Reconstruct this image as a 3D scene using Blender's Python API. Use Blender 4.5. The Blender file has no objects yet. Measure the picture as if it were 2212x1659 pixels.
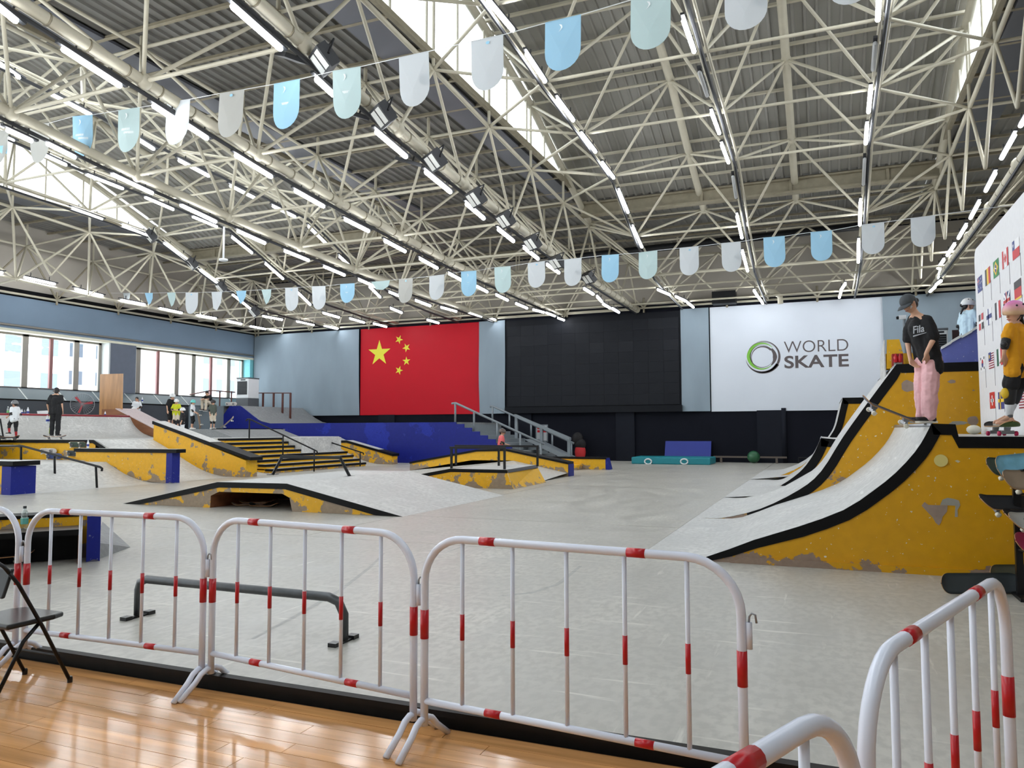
import bpy, bmesh, math, random
import numpy as np
from mathutils import Vector, Matrix, Quaternion
random.seed(7)
S = bpy.context.scene
COL = S.collection
# ------------------------------------------------------------------ camera
F_PX, PITCH, ROLL, YAW, CAM_H = 1640.0, math.radians(3.43), math.radians(-.17), math.radians(22.3), 1.62
_fwd = Vector((-math.sin(YAW)*math.cos(PITCH), math.cos(YAW)*math.cos(PITCH), math.sin(PITCH)))
_r = Vector((math.cos(YAW), math.sin(YAW), 0)); _u = _r.cross(_fwd)
_r2 = math.cos(ROLL)*_r + math.sin(ROLL)*_u; _u2 = -math.sin(ROLL)*_r + math.cos(ROLL)*_u
cam = bpy.data.cameras.new('camera'); camo = bpy.data.objects.new('camera', cam); COL.objects.link(camo)
cam.sensor_fit = 'HORIZONTAL'; cam.sensor_width = 36; cam.lens = 36*F_PX/2212
cam.clip_end = 400; cam.clip_start = .05
camo.matrix_world = Matrix(((_r2.x,_u2.x,-_fwd.x,0),(_r2.y,_u2.y,-_fwd.y,0),(_r2.z,_u2.z,-_fwd.z,CAM_H),(0,0,0,1)))
S.camera = camo
# ------------------------------------------------------------------ sky and exposure
W = bpy.data.worlds.new('sky'); S.world = W; W.use_nodes = True
_bg = W.node_tree.nodes['Background']; _bg.inputs[0].default_value = (.93,.97,1,1); _bg.inputs[1].default_value = 5.0
S.view_settings.view_transform = 'Standard'; S.view_settings.look = 'None'
S.view_settings.exposure = .45; S.view_settings.gamma = 1; S.view_settings.use_curve_mapping = False
TUBE_W = 34.0
try:
    S.cycles.use_denoising = True; S.cycles.max_bounces = 6; S.cycles.diffuse_bounces = 4; S.cycles.use_adaptive_sampling = True; S.cycles.adaptive_threshold = .04; S.cycles.glossy_bounces = 3
    S.cycles.transmission_bounces = 4; S.cycles.transparent_max_bounces = 8; S.cycles.caustics_reflective = False; S.cycles.caustics_refractive = False
    S.cycles.sample_clamp_indirect = 6; S.cycles.use_light_tree = True
except Exception: pass
# ------------------------------------------------------------------ pixel -> place
C0 = Vector((0,0,CAM_H))
def ray(x, y): return _r2*((x-1106)/F_PX) - _u2*((y-829.5)/F_PX) + _fwd
def onz(x, y, z=0.): d = ray(x,y); return C0 + d*((z-CAM_H)/d.z)
def onx(x, y, X): d = ray(x,y); return C0 + d*(X/d.x)
def ony(x, y, Y): d = ray(x,y); return C0 + d*(Y/d.y)
def ond(x, y, dist): return C0 + ray(x,y)*dist            # at a depth along the view axis
def bydepth(x, yfoot, yhead, height):                      # where a figure of this height stands
    return ond(x, yfoot, F_PX*height/(yfoot-yhead))
# ------------------------------------------------------------------ materials
MATS = {}
def lin(c): return tuple((v/12.92 if v <= .04045 else ((v+.055)/1.055)**2.4) for v in [k/255 for k in c])
def _new(name):
    m = bpy.data.materials.new(name); m.use_nodes = True; MATS[name] = m
    return m, m.node_tree.nodes, m.node_tree.links, m.node_tree.nodes['Principled BSDF']
def _noise(n, l, scale, detail=3, vec=None, stretch=None):
    t = n.new('ShaderNodeTexNoise'); t.inputs['Scale'].default_value = scale; t.inputs['Detail'].default_value = detail
    g = n.new('ShaderNodeNewGeometry'); src = g.outputs['Position']
    if stretch:
        mp = n.new('ShaderNodeMapping'); mp.inputs['Scale'].default_value = stretch; l.new(src, mp.inputs[0]); src = mp.outputs[0]
    l.new(src, t.inputs['Vector']); return t
def _ramp(n, l, src, p0, p1, c0=(0,0,0,1), c1=(1,1,1,1)):
    r = n.new('ShaderNodeValToRGB'); e = r.color_ramp.elements; e[0].position = p0; e[1].position = p1; e[0].color = c0; e[1].color = c1
    l.new(src, r.inputs[0]); return r
def _mix(n, l, fac, a, b):
    m = n.new('ShaderNodeMix'); m.data_type = 'RGBA'
    if hasattr(fac, 'links') or not isinstance(fac, (int,float)): l.new(fac, m.inputs[0])
    else: m.inputs[0].default_value = fac
    for k, v in ((6,a),(7,b)):
        if isinstance(v, tuple): m.inputs[k].default_value = (*v[:3],1)
        else: l.new(v, m.inputs[k])
    return m.outputs[2]
def M(name, rgb, rough=.55, metal=0., var=.12, vs=4., bump=0., spec=.5, stretch=None):
    m, n, l, b = _new(name); c = lin(rgb)
    t = _noise(n, l, vs, 4, stretch=stretch)
    out = _mix(n, l, t.outputs[0], tuple(v*(1-var) for v in c), tuple(min(1,v*(1+var)) for v in c))
    l.new(out, b.inputs['Base Color']); b.inputs['Roughness'].default_value = rough; b.inputs['Metallic'].default_value = metal
    b.inputs['Specular IOR Level'].default_value = spec
    if bump:
        bp = n.new('ShaderNodeBump'); bp.inputs['Strength'].default_value = bump; bp.inputs['Distance'].default_value = .02
        l.new(t.outputs[0], bp.inputs['Height']); l.new(bp.outputs[0], b.inputs['Normal'])
    return m
def M_peel(name, rgb, under, amount=.55, vs=1.6, foot=0.0, light=(205,200,190), rough=.5):
    """painted plywood: paint flaked off in patches, more of it near the foot"""
    m, n, l, b = _new(name)
    t = _noise(n, l, vs, 8); t.inputs['Roughness'].default_value = .62; f = t.outputs[0]
    if foot:
        g = n.new('ShaderNodeNewGeometry'); sp = n.new('ShaderNodeSeparateXYZ'); l.new(g.outputs['Position'], sp.inputs[0])
        mr = n.new('ShaderNodeMapRange'); mr.inputs[1].default_value = 0; mr.inputs[2].default_value = foot; mr.inputs[3].default_value = .2; mr.inputs[4].default_value = 0
        l.new(sp.outputs[2], mr.inputs[0]); ad = n.new('ShaderNodeMath'); ad.operation = 'ADD'; l.new(f, ad.inputs[0]); l.new(mr.outputs[0], ad.inputs[1]); f = ad.outputs[0]
    mask = _ramp(n, l, f, amount, amount+.012)
    chip = _ramp(n, l, _noise(n, l, vs*9, 3).outputs[0], .69, .70)
    gr = _noise(n, l, 9, 4)
    ca = lin(rgb); paint = _mix(n, l, gr.outputs[0], tuple(v*.86 for v in ca), tuple(min(1,v*1.12) for v in ca))
    cu = lin(under); und = _mix(n, l, _noise(n, l, 14, 5).outputs[0], tuple(v*.7 for v in cu), tuple(min(1,v*1.25) for v in cu))
    p2 = _mix(n, l, chip.outputs[0], paint, lin(light))
    l.new(_mix(n, l, mask.outputs[0], p2, und), b.inputs['Base Color'])
    b.inputs['Roughness'].default_value = rough
    bp = n.new('ShaderNodeBump'); bp.inputs['Strength'].default_value = .3; bp.inputs['Distance'].default_value = .01; bp.invert = True
    l.new(mask.outputs[0], bp.inputs['Height']); l.new(bp.outputs[0], b.inputs['Normal'])
    return m
def M_concrete(name, rgb, rough=.42, streak=(1,.12,1), amt=1.0):
    """power-floated slab: cloudy tone, mottled grain, pale scratches"""
    m, n, l, b = _new(name); c = lin(rgb); T = lambda k: tuple(min(1,v*k) for v in c)
    big = _noise(n, l, .4, 5); mid = _noise(n, l, 2.3, 7, stretch=(1,.55,1)); fine = _noise(n, l, 16, 6, stretch=(1,.6,1)); st = _noise(n, l, 5, 6, stretch=streak)
    a = _mix(n, l, _ramp(n, l, big.outputs[0], .3, .7).outputs[0], T(1-.17*amt), T(1+.1*amt))
    a = _mix(n, l, _ramp(n, l, mid.outputs[0], .36, .56).outputs[0], T(.84), a)
    f2 = _ramp(n, l, fine.outputs[0], .40, .58, (.3,.3,.3,1), (1,1,1,1)); a = _mix(n, l, f2.outputs[0], T(.72), a)
    s2_ = _ramp(n, l, st.outputs[0], .30, .48, (.6,.6,.6,1), (1,1,1,1)); a = _mix(n, l, s2_.outputs[0], T(.8), a)
    w = _noise(n, l, 3.4, 8, stretch=(.28,3.4,1)); a = _mix(n, l, _ramp(n, l, w.outputs[0], .63, .70).outputs[0], a, T(1.16))
    w = _noise(n, l, 3.1, 8, stretch=(3.6,.35,1)); a = _mix(n, l, _ramp(n, l, w.outputs[0], .66, .72).outputs[0], a, T(1.14))
    l.new(a, b.inputs['Base Color'])
    rr = n.new('ShaderNodeMapRange'); rr.inputs[3].default_value = rough-.12; rr.inputs[4].default_value = rough+.18; l.new(mid.outputs[0], rr.inputs[0]); l.new(rr.outputs[0], b.inputs['Roughness'])
    b.inputs['Specular IOR Level'].default_value = .4
    return m
def M_wood(name, rgb, rough=.25, axis=(1.2,14,14), var=.3):
    m, n, l, b = _new(name); c = lin(rgb)
    t = _noise(n, l, 1.0, 6, stretch=axis); oi = n.new('ShaderNodeObjectInfo')
    a = _mix(n, l, _ramp(n, l, t.outputs[0], .3, .7).outputs[0], tuple(v*(1-var) for v in c), tuple(min(1,v*(1+var*.6)) for v in c))
    hs = n.new('ShaderNodeHueSaturation'); mr = n.new('ShaderNodeMapRange'); mr.inputs[3].default_value = .86; mr.inputs[4].default_value = 1.12
    l.new(oi.outputs['Random'], mr.inputs[0]); l.new(mr.outputs[0], hs.inputs['Value']); l.new(a, hs.inputs['Color'])
    l.new(hs.outputs[0], b.inputs['Base Color']); b.inputs['Roughness'].default_value = rough
    return m
def M_emit(name, rgb, strength):
    m, n, l, b = _new(name); b.inputs['Base Color'].default_value = (*lin(rgb),1)
    b.inputs['Emission Color'].default_value = (*lin(rgb),1); b.inputs['Emission Strength'].default_value = strength; return m
def M_glass(name, tint=(1,1,1), gloss=.08, rough=.02):
    m, n, l, b = _new(name); out = n['Material Output']
    t = n.new('ShaderNodeBsdfTransparent'); t.inputs[0].default_value = (*tint,1)
    g = n.new('ShaderNodeBsdfGlossy'); g.inputs['Roughness'].default_value = rough
    x = n.new('ShaderNodeMixShader'); x.inputs[0].default_value = gloss
    l.new(t.outputs[0], x.inputs[1]); l.new(g.outputs[0], x.inputs[2]); l.new(x.outputs[0], out.inputs['Surface']); return m
M('cream', (186,180,161), .5, 0, .14, 2.5)
M('cream_rust', (138,130,110), .6, 0, .3, 5)
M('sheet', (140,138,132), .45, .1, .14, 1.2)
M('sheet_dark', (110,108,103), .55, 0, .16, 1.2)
M('upper_wall', (166,160,150), .8, 0, .07, .6)
M('black_gap', (18,18,20), .8)
M('flashing', (88,90,98), .4, .3, .15, 1)
M('band_cloth', (118,137,156), .85, 0, .1, .8, .15)
M('drape', (138,153,164), .8, 0, .12, 1.3, .25, stretch=(1,1,.35))
M('flag_red', (190,10,32), .5, 0, .04, 1); M('star_yellow', (222,214,44), .5, 0, .03)
M('led', (30,32,37), .5, 0, .04, 2); M('led2', (29,31,36), .5, 0, .04, 2); M('led3', (32,34,39), .5, 0, .04, 2); M('led_frame', (22,24,29), .5)
M('print_white', (214,221,231), .45, 0, .03, 1); M('logo_grey', (88,80,82), .5, 0, .03); M('logo_green', (120,185,62), .5, 0, .03)
M('dark_wall', (20,22,31), .75, 0, .12, 1.5); M('dark_pillar', (25,28,37), .7, 0, .1)
M('grey_wall', (72,76,82), .75, 0, .15, 1.2); M('slope_panel', (100,112,120), .35, 0, .14, .8); M('seam_white', (200,205,205), .5)
M('teal_wall', (120,190,200), .7, 0, .15, 8); M('pillar_white', (200,205,205), .7); M('pillar_blue', (100,108,122), .7)
M('alu', (150,146,138), .45, .2, .08); M('alu_red', (140,98,96), .5, .1, .1)
M('soffit', (218,216,196), .7)
M_concrete('concrete', (186,183,174), .34, (1,.25,1), 1.25); MATS['concrete'].node_tree.nodes['Principled BSDF'].inputs['Specular IOR Level'].default_value = .6; M_concrete('ramp_skin', (207,207,204), .4, (.15,1,1)); M_concrete('ramp_grey', (142,144,145), .5, (.2,1,1), .7)
M_concrete('ramp_grey2', (176,175,170), .45)
M_peel('yellow_near', (208,152,3), (146,124,108), .66, 2.2, .22, (215,210,200), .38)
M_peel('yellow', (230,172,12), (150,130,108), .60, 2.6, .5)
M_peel('yellow_far', (230,176,16), (152,132,110), .66, 2.8, .25)
M_peel('blue', (20,33,128), (90,90,110), .74, 2.0, .12, (110,115,150), .45)
M_peel('blue_wall', (22,34,128), (28,46,156), .58, .3, 0, (36,50,140), .4)
M_peel('blue_faded', (98,108,182), (170,172,190), .7, 3, 0, (190,190,205), .5)
M('edge_black', (11,11,12), .5, 0, .35, 12); M('edge_worn', (70,70,72), .5, .1, .4, 14)
M('step_black', (13,13,14), .55, 0, .3, 10)
M('lip_black', (20,16,14), .55, 0, .5, 16)
M_wood('plank', (208,152,96), .13, (.9,16,1)); M('plank_base', (70,48,30), .7)
M_wood('plywood', (170,122,72), .5, (6,6,.9), .25); M_wood('plywood_dark', (140,88,54), .55, (1,6,6), .25)
M('white_paint', (216,221,234), .22, 0, .03, 3); M('red_tape', (184,18,30), .3, 0, .06, 6)
M('black_metal', (24,24,26), .4, .3, .15, 6); M('steel_worn', (84,86,88), .38, .7, .3, 12); M('grey_metal', (120,128,134), .5, .2, .08)
M('rail_grey', (128,136,142), .5, .1, .08); M('stair_grey', (132,140,144), .6, 0, .1)
M('brown_rail', (92,52,44), .5, .2, .1); M('vinyl_black', (20,20,22), .3, 0, .1)
M('zinc', (150,152,156), .35, .7, .1)
M('mat_teal', (20,128,140), .5, 0, .1); M('mat_blue', (36,52,140), .6, 0, .1); M('white_plastic', (225,228,230), .4, 0, .04)
M('duct_black', (16,17,20), .5); M('housing', (44,45,48), .5, .1)
M('lens', (205,205,200), .3, 0, .03); M('unlit', (170,172,172), .4)
M_emit('tube_lit', (246,250,255), TUBE_W)
M_glass('pane_glass', (.97,.99,1), .05); M_glass('sky_glass', (.96,.98,1), .04, .2); M_glass('bottle_clear', (.85,.9,.9), .18)
M('facade', (205,203,198), .9, 0, .05, .1); M('facade2', (170,172,175), .9, 0, .05, .1); M('facade_pane', (92,104,116), .3, 0, .1)
M('banner_white', (216,220,222), .8, 0, .03); M('banner_blue', (176,216,236), .8, 0, .04); M('banner_pale', (205,222,222), .8, 0, .05); M('banner_grey', (196,196,192), .8, 0, .04); M('banner_print', (236,240,242), .8); M('banner_patch', (150,200,226), .8)
for _k in ('banner_white','banner_blue','banner_pale','banner_grey'):
    _m = MATS[_k]; _n = _m.node_tree.nodes; _l = _m.node_tree.links; _b = _n['Principled BSDF']
    _t = _n.new('ShaderNodeBsdfTranslucent'); _t.inputs[0].default_value = (*[min(1,v) for v in lin({'banner_white':(235,238,240),'banner_blue':(205,232,246),'banner_pale':(216,232,232),'banner_grey':(220,220,215)}[_k])],1)
    _x = _n.new('ShaderNodeMixShader'); _x.inputs[0].default_value = .45
    _l.new(_b.outputs[0], _x.inputs[1]); _l.new(_t.outputs[0], _x.inputs[2]); _l.new(_x.outputs[0], _n['Material Output'].inputs['Surface'])
for _k,_v in (('led',.12),('led2',.12),('led3',.14),('led_frame',.12),('dark_wall',.12),('dark_pillar',.15),('edge_black',.18),('step_black',.2),('lip_black',.25),('black_metal',.35),('black_gap',.1),('duct_black',.25),('blue_wall',.25),('blue',.3),('flag_red',.2),('grey_wall',.2)):
    MATS[_k].node_tree.nodes['Principled BSDF'].inputs['Specular IOR Level'].default_value = _v
def C(name, rgb, rough=.75, var=.06, **k):
    if name not in MATS: M(name, rgb, rough, 0, var, 12, **k)
    return name
# ------------------------------------------------------------------ mesh helpers
def V(*a): return Vector(a)
class MB:
    def __init__(s): s.v = []; s.f = []; s.m = []
    def add(s, vs, fs, mi=0):
        o = len(s.v); s.v += [tuple(p) for p in vs]; s.f += [tuple(i+o for i in f) for f in fs]; s.m += [mi]*len(fs); return s
    def box(s, a, b, mi=0):
        x0,y0,z0 = a; x1,y1,z1 = b
        return s.add([(x0,y0,z0),(x1,y0,z0),(x1,y1,z0),(x0,y1,z0),(x0,y0,z1),(x1,y0,z1),(x1,y1,z1),(x0,y1,z1)],
                     [(0,3,2,1),(4,5,6,7),(0,1,5,4),(1,2,6,5),(2,3,7,6),(3,0,4,7)], mi)
    def prism(s, poly, off, mi=0):
        """polygon (list of points) swept along the vector off"""
        n = len(poly); off = Vector(off); a = [Vector(p) for p in poly]
        return s.add(a+[p+off for p in a], [tuple(range(n-1,-1,-1)), tuple(range(n,2*n))]+[(i,(i+1)%n,n+(i+1)%n,n+i) for i in range(n)], mi)
    def obox(s, c, ux, uy, uz, mi=0):
        """box with half-axis vectors"""
        c = Vector(c); ux = Vector(ux); uy = Vector(uy); uz = Vector(uz)
        p = [c+ux*i+uy*j+uz*k for k in (-1,1) for j in (-1,1) for i in (-1,1)]
        return s.add(p, [(0,2,3,1),(4,5,7,6),(0,1,5,4),(1,3,7,5),(3,2,6,7),(2,0,4,6)], mi)
    def tube(s, pts, r, n=10, cap=True, mi=0):
        pts = [Vector(p) for p in pts]; rs = r if isinstance(r, (list,tuple)) else [r]*len(pts)
        t0 = (pts[1]-pts[0]).normalized(); up = Vector((0,0,1)) if abs(t0.z) < .9 else Vector((1,0,0))
        nx = t0.cross(up).normalized(); rings = []
        for i, p in enumerate(pts):
            t = ((pts[min(i+1,len(pts)-1)]-pts[max(i-1,0)])).normalized()
            nx = (nx - t*nx.dot(t)).normalized(); ny = t.cross(nx)
            rings.append([p+(nx*math.cos(2*math.pi*k/n)+ny*math.sin(2*math.pi*k/n))*rs[i] for k in range(n)])
        vs = [q for R in rings for q in R]; fs = [(i*n+k, i*n+(k+1)%n, (i+1)*n+(k+1)%n, (i+1)*n+k) for i in range(len(pts)-1) for k in range(n)]
        if cap: fs += [tuple(range(n-1,-1,-1)), tuple((len(pts)-1)*n+k for k in range(n))]
        return s.add(vs, fs, mi)
    def lathe(s, prof, origin=(0,0,0), axis=(0,0,1), n=16, mi=0):
        ax = Vector(axis).normalized(); up = Vector((0,0,1)) if abs(ax.z) < .9 else Vector((1,0,0)); nx = ax.cross(up).normalized(); ny = ax.cross(nx); o = Vector(origin)
        vs = [o+ax*h+(nx*math.cos(2*math.pi*k/n)+ny*math.sin(2*math.pi*k/n))*r for r, h in prof for k in range(n)]
        fs = [(i*n+k, i*n+(k+1)%n, (i+1)*n+(k+1)%n, (i+1)*n+k) for i in range(len(prof)-1) for k in range(n)]
        fs += [tuple(range(n-1,-1,-1)), tuple((len(prof)-1)*n+k for k in range(n))]
        return s.add(vs, fs, mi)
    def ball(s, c, r, n=10, m=6, mi=0, ax=None):
        rx, ry, rz = r if isinstance(r, (list,tuple)) else (r,r,r); c = Vector(c); X, Y, Z = ax or (V(1,0,0),V(0,1,0),V(0,0,1))
        vs = [c+Z*rz]
        for i in range(1,m):
            a = math.pi*i/m
            vs += [c+X*(rx*math.sin(a)*math.cos(2*math.pi*k/n))+Y*(ry*math.sin(a)*math.sin(2*math.pi*k/n))+Z*(rz*math.cos(a)) for k in range(n)]
        vs.append(c-Z*rz); L = len(vs)-1
        fs = [(0,1+k,1+(k+1)%n) for k in range(n)]
        for i in range(m-2): fs += [(1+i*n+k,1+(i+1)*n+k,1+(i+1)*n+(k+1)%n,1+i*n+(k+1)%n) for k in range(n)]
        fs += [(L,1+(m-2)*n+(k+1)%n,1+(m-2)*n+k) for k in range(n)]
        return s.add(vs, fs, mi)
    def caps(s, a, b, ra, rb=None, n=10, mi=0):
        rb = ra if rb is None else rb; a = Vector(a); b = Vector(b); d = b-a; L = d.length
        t = d/L if L > 1e-6 else Vector((0,0,1)); up = Vector((0,0,1)) if abs(t.z) < .9 else Vector((1,0,0)); nx = t.cross(up).normalized(); ny = t.cross(nx)
        prof = [(ra*math.sin(k*math.pi/8), -ra*math.cos(k*math.pi/8)) for k in (1,2,3,4)]+[(rb*math.cos(k*math.pi/8), L+rb*math.sin(k*math.pi/8)) for k in (0,1,2,3)]
        vs = [a-t*ra]+[a+t*h+(nx*math.cos(2*math.pi*k/n)+ny*math.sin(2*math.pi*k/n))*r for r, h in prof for k in range(n)]+[b+t*rb]; e = len(vs)-1
        fs = [(0,1+(k+1)%n,1+k) for k in range(n)]+[(1+i*n+k,1+i*n+(k+1)%n,1+(i+1)*n+(k+1)%n,1+(i+1)*n+k) for i in range(len(prof)-1) for k in range(n)]
        fs += [(e,1+(len(prof)-1)*n+k,1+(len(prof)-1)*n+(k+1)%n) for k in range(n)]
        return s.add(vs, fs, mi)
    def mesh(s, name, mats, smooth=False):
        me = bpy.data.meshes.new(name); me.from_pydata(s.v, [], s.f)
        for m in ([mats] if isinstance(mats, str) else mats): me.materials.append(MATS[m])
        me.polygons.foreach_set('material_index', s.m)
        if smooth: me.polygons.foreach_set('use_smooth', [True]*len(s.f))
        me.validate(); me.update(); return me
    def obj(s, name, mats, parent=None, smooth=False):
        return link(name, s.mesh(name, mats, smooth), parent)
def link(name, me, parent=None):
    o = bpy.data.objects.new(name, me); COL.objects.link(o)
    if parent is not None:
        o.parent = parent
        if parent.parent is None: o.matrix_parent_inverse = parent.matrix_basis.inverted()
    return o
def tag(o, label, cat=None, group=None, kind=None):
    o['label'] = label
    if cat: o['category'] = cat
    if group: o['group'] = group
    if kind: o['kind'] = kind
    return o
def thing(name, label, cat, loc=(0,0,0), group=None, kind=None):
    o = bpy.data.objects.new(name, None); COL.objects.link(o); o.location = loc; o.empty_display_size = .1
    return tag(o, label, cat, group, kind)
def struct(name, label, mb, mats, cat='structure', smooth=False):
    return tag(mb.obj(name, mats, None, smooth), label, cat, None, 'structure')
def dup(root, mat):
    """a copy of a thing with its parts and sub-parts; mat is its new matrix"""
    r = root.copy(); COL.objects.link(r); r.matrix_basis = mat
    for ch in root.children:
        c = ch.copy(); COL.objects.link(c); c.parent = r
        for g in ch.children:
            d = g.copy(); COL.objects.link(d); d.parent = c
    return r
def local(o): o.matrix_parent_inverse = Matrix.Identity(4); return o
def bevel(o, w=.01, seg=2):
    m = o.modifiers.new('bevel', 'BEVEL'); m.width = w; m.segments = seg; m.limit_method = 'ANGLE'; return o
def frame_of(p0, p1, up=V(0,0,1)):
    y = (p1-p0).normalized(); x = y.cross(up)
    if x.length < 1e-5: x = V(1,0,0)
    x.normalize(); z = x.cross(y); return x, y, z
# shared unit cylinder for the bars of the roof
_uc = {}
def unit_cyl(matname, n=8):
    k = (matname, n)
    if k not in _uc:
        mb = MB(); mb.tube([(0,0,0),(0,0,1)], 1, n); _uc[k] = mb.mesh('bar_'+matname, matname, True)
    return _uc[k]
def bar(name, a, b, r, parent, mat='cream', n=8):
    a = Vector(a); b = Vector(b); d = b-a; L = d.length
    o = bpy.data.objects.new(name, unit_cyl(mat, n)); COL.objects.link(o); o.parent = parent
    q = d.to_track_quat('Z', 'Y'); o.matrix_basis = Matrix.LocRotScale(a, q, Vector((r, r, L))); return o
_ub = {}
def node_ball(p, r, parent, mat='cream'):
    if mat not in _ub:
        mb = MB(); mb.ball((0,0,0), 1, 10, 6); _ub[mat] = mb.mesh('node_'+mat, mat, True)
    o = bpy.data.objects.new('node_ball', _ub[mat]); COL.objects.link(o); o.parent = parent
    o.matrix_basis = Matrix.LocRotScale(Vector(p), None, Vector((r,r,r))); return o
# ================================================================== THE SETTING
D, XL, XR, YB0 = 38.32, -33.34, 9.2, -6.0
ZT, ZB = 7.61, 2.49                    # top and foot of the hangings on the far wall
WOOD_Z = -.09
def interp(tab):
    xs = [a for a,_ in tab]; ys = [b for _,b in tab]
    return lambda y: float(np.interp(y, xs, ys))
# ---- concrete floor in slabs
mb = MB(); mb.box((XL-.6,4.05,-.3),(XR,D+.3,-.03))
floor = struct('floor', 'pale grey skate park floor cast in large slabs with open seams', mb, 'black_gap', 'floor')
xs = [XL-.5,-18.95,-7.42,-2.235,XR]; ys = [9.66,12.68,20.9,29.2,D+.2]
mb = MB(); mb.box((XL-.5,4.04,-.09),(XR,9.655,0)); mb.obj('floor_slab','concrete',floor)
for i in range(len(xs)-1):
    for j in range(len(ys)-1):
        g = .007; mb = MB(); mb.box((xs[i]+g,ys[j]+g,-.09),(xs[i+1]-g,ys[j+1]-g,0)); mb.obj('floor_slab','concrete',floor)
# ---- black step along the edge of the park
mb = MB(); mb.box((-12,4.02,-.11),(XR,4.047,-.012)); mb.box((-12,3.985,-.03),(XR,4.047,.004))
struct('trim_1','worn black edging board of the step between wooden floor and skate floor', mb, 'lip_black','trim')
# ---- wooden floor in planks
mb = MB(); mb.box((-12,YB0,-.2),(XR,4.02,-.104))
wood = struct('floor_wood','glossy honey coloured plank floor in the foreground', mb, 'plank_base', 'floor')
row = 0; y = 3.985
while y > .6:
    x = -7.5+random.uniform(0,1.2)
    xe = 2.6
    while x < xe:
        L = random.choice((1.2,1.5,1.8,.9)); x2 = min(x+L, xe+.5)
        mb = MB(); mb.box((x+.002,y-.1235,-.104),(x2-.002,y-.0032,WOOD_Z+random.uniform(-.0008,.0004))); mb.obj('plank','plank',wood); x = x2
    y -= .1235; row += 1
mb = MB(); mb.box((-12,YB0,-.104),(-7.5,4.0,WOOD_Z)); mb.box((3.1,YB0,-.104),(XR,4.0,WOOD_Z)); mb.box((-7.5,YB0,-.104),(3.1,.6,WOOD_Z)); mb.obj('plank_field','plank',wood)
# scuffed tracks on the slabs
for pts,w0 in ((((545,1380),(640,1330),(735,1275),(800,1225),(830,1195)),.05),(((1085,1287),(1150,1280),(1205,1262),(1255,1222)),.06),(((960,1195),(1000,1180),(1010,1165)),.04)):
    P = [onz(*q,.0012) for q in pts]; vs = []
    for i,p in enumerate(P):
        t = (P[min(i+1,len(P)-1)]-P[max(i-1,0)]).normalized(); nn_ = V(-t.y,t.x,0); w1 = w0*(.4+.6*math.sin(math.pi*(i+.5)/len(P))); vs += [p-nn_*w1*.5,p+nn_*w1*.5]
    mb = MB(); mb.add(vs,[(2*i,2*i+1,2*i+3,2*i+2) for i in range(len(P)-1)]); mb.obj('floor_stain','ramp_grey2',floor)
# ---- far wall
mb = MB(); mb.box((XL-.4,D,-.1),(XR+.3,D+.35,11.3)); mb.box((XL-.4,D-.02,-.02),(XR,D,2.6))
wf = struct('wall_far','dark navy far wall behind the hangings', mb, 'dark_wall','wall')
mb = MB(); mb.box((XL,D-.012,7.95),(XR,D,10.85)); mb.obj('upper_panel','upper_wall',wf)
for (a,b) in ((1636,1690),(1332,1372),(1115,1150),(820,855)):
    x0 = ony(a,930,D).x; x1 = ony(b,930,D).x; mb = MB(); mb.box((x0,D-.16,0),(x1,D-.02,2.5)); mb.obj('pilaster','dark_pillar',wf)
x0 = ony(1694,930,D).x; mb = MB(); mb.tube([(x0,D-.12,0),(x0,D-.12,2.6)],.11); mb.obj('drain_pipe','dark_pillar',wf,True)
x0, x1 = ony(1487,940,D).x, ony(1517,940,D).x; mb = MB(); mb.box((x0,D-.035,1.55),(x1,D-.02,2.05)); mb.obj('hatch','dark_wall',wf)
p = ony(1346,979,D); mb = MB(); mb.box((p.x-.06,D-.03,p.z-.06),(p.x+.06,D-.02,p.z+.06)); mb.obj('socket','white_plastic',wf)
# ---- right and back walls
mb = MB(); mb.box((XR,YB0,-.2),(XR+.3,D+.3,11.3)); struct('wall_right','plain grey wall on the right side of the hall', mb, 'upper_wall','wall')
mb = MB(); mb.box((XL-.4,YB0-.3,-.2),(XR+.3,YB0,15.3)); struct('wall_back','plain pale wall behind the viewer', mb, 'pillar_white','wall')
# ---- left wall with its window band
XW = -33.95
ysill = lambda px: onx(px,800,XW).y
zsill, ztop, zrail = onx(0,835,XL).z, onx(0,716,XW).z, onx(0,698.6,XL).z
zdark = onx(0,860.9,XL+.55).z
mb = MB(); mb.box((XL-.25,-6,-.1),(XL,D,zsill-.06)); mb.box((XL-.9,-6,zsill-.1),(XL,D,zsill))
wl = struct('wall_left','left wall of the hall with a long window band', mb, 'grey_wall','wall')
mb = MB(); mb.box((XL-.9,-6,ztop),(XL,D,ztop+.12)); mb.obj('soffit','soffit',wl)
mb = MB(); mb.box((XL-.9,-6,ztop+.12),(XL-.1,D,11.3)); mb.obj('upper_panel','upper_wall',wl)
mb = MB(); mb.box((XL-.1,-6,zrail+.02),(XL-.02,D,ZT+.03)); mb.box((XL-.1,-6,ztop+.02),(XL-.04,D,zrail-.02)); bc = mb.obj('cloth_band','band_cloth',wl)
mb = MB(); mb.tube([(XL+.02,-6,zrail),(XL+.02,D,zrail)],.05,8); mb.obj('curtain_rail','alu',wl,True)
mb = MB(); mb.box((XL-.1,-6,ZT+.03),(XL-.05,D,8.0)); mb.obj('shadow_gap','black_gap',wl)
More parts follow.
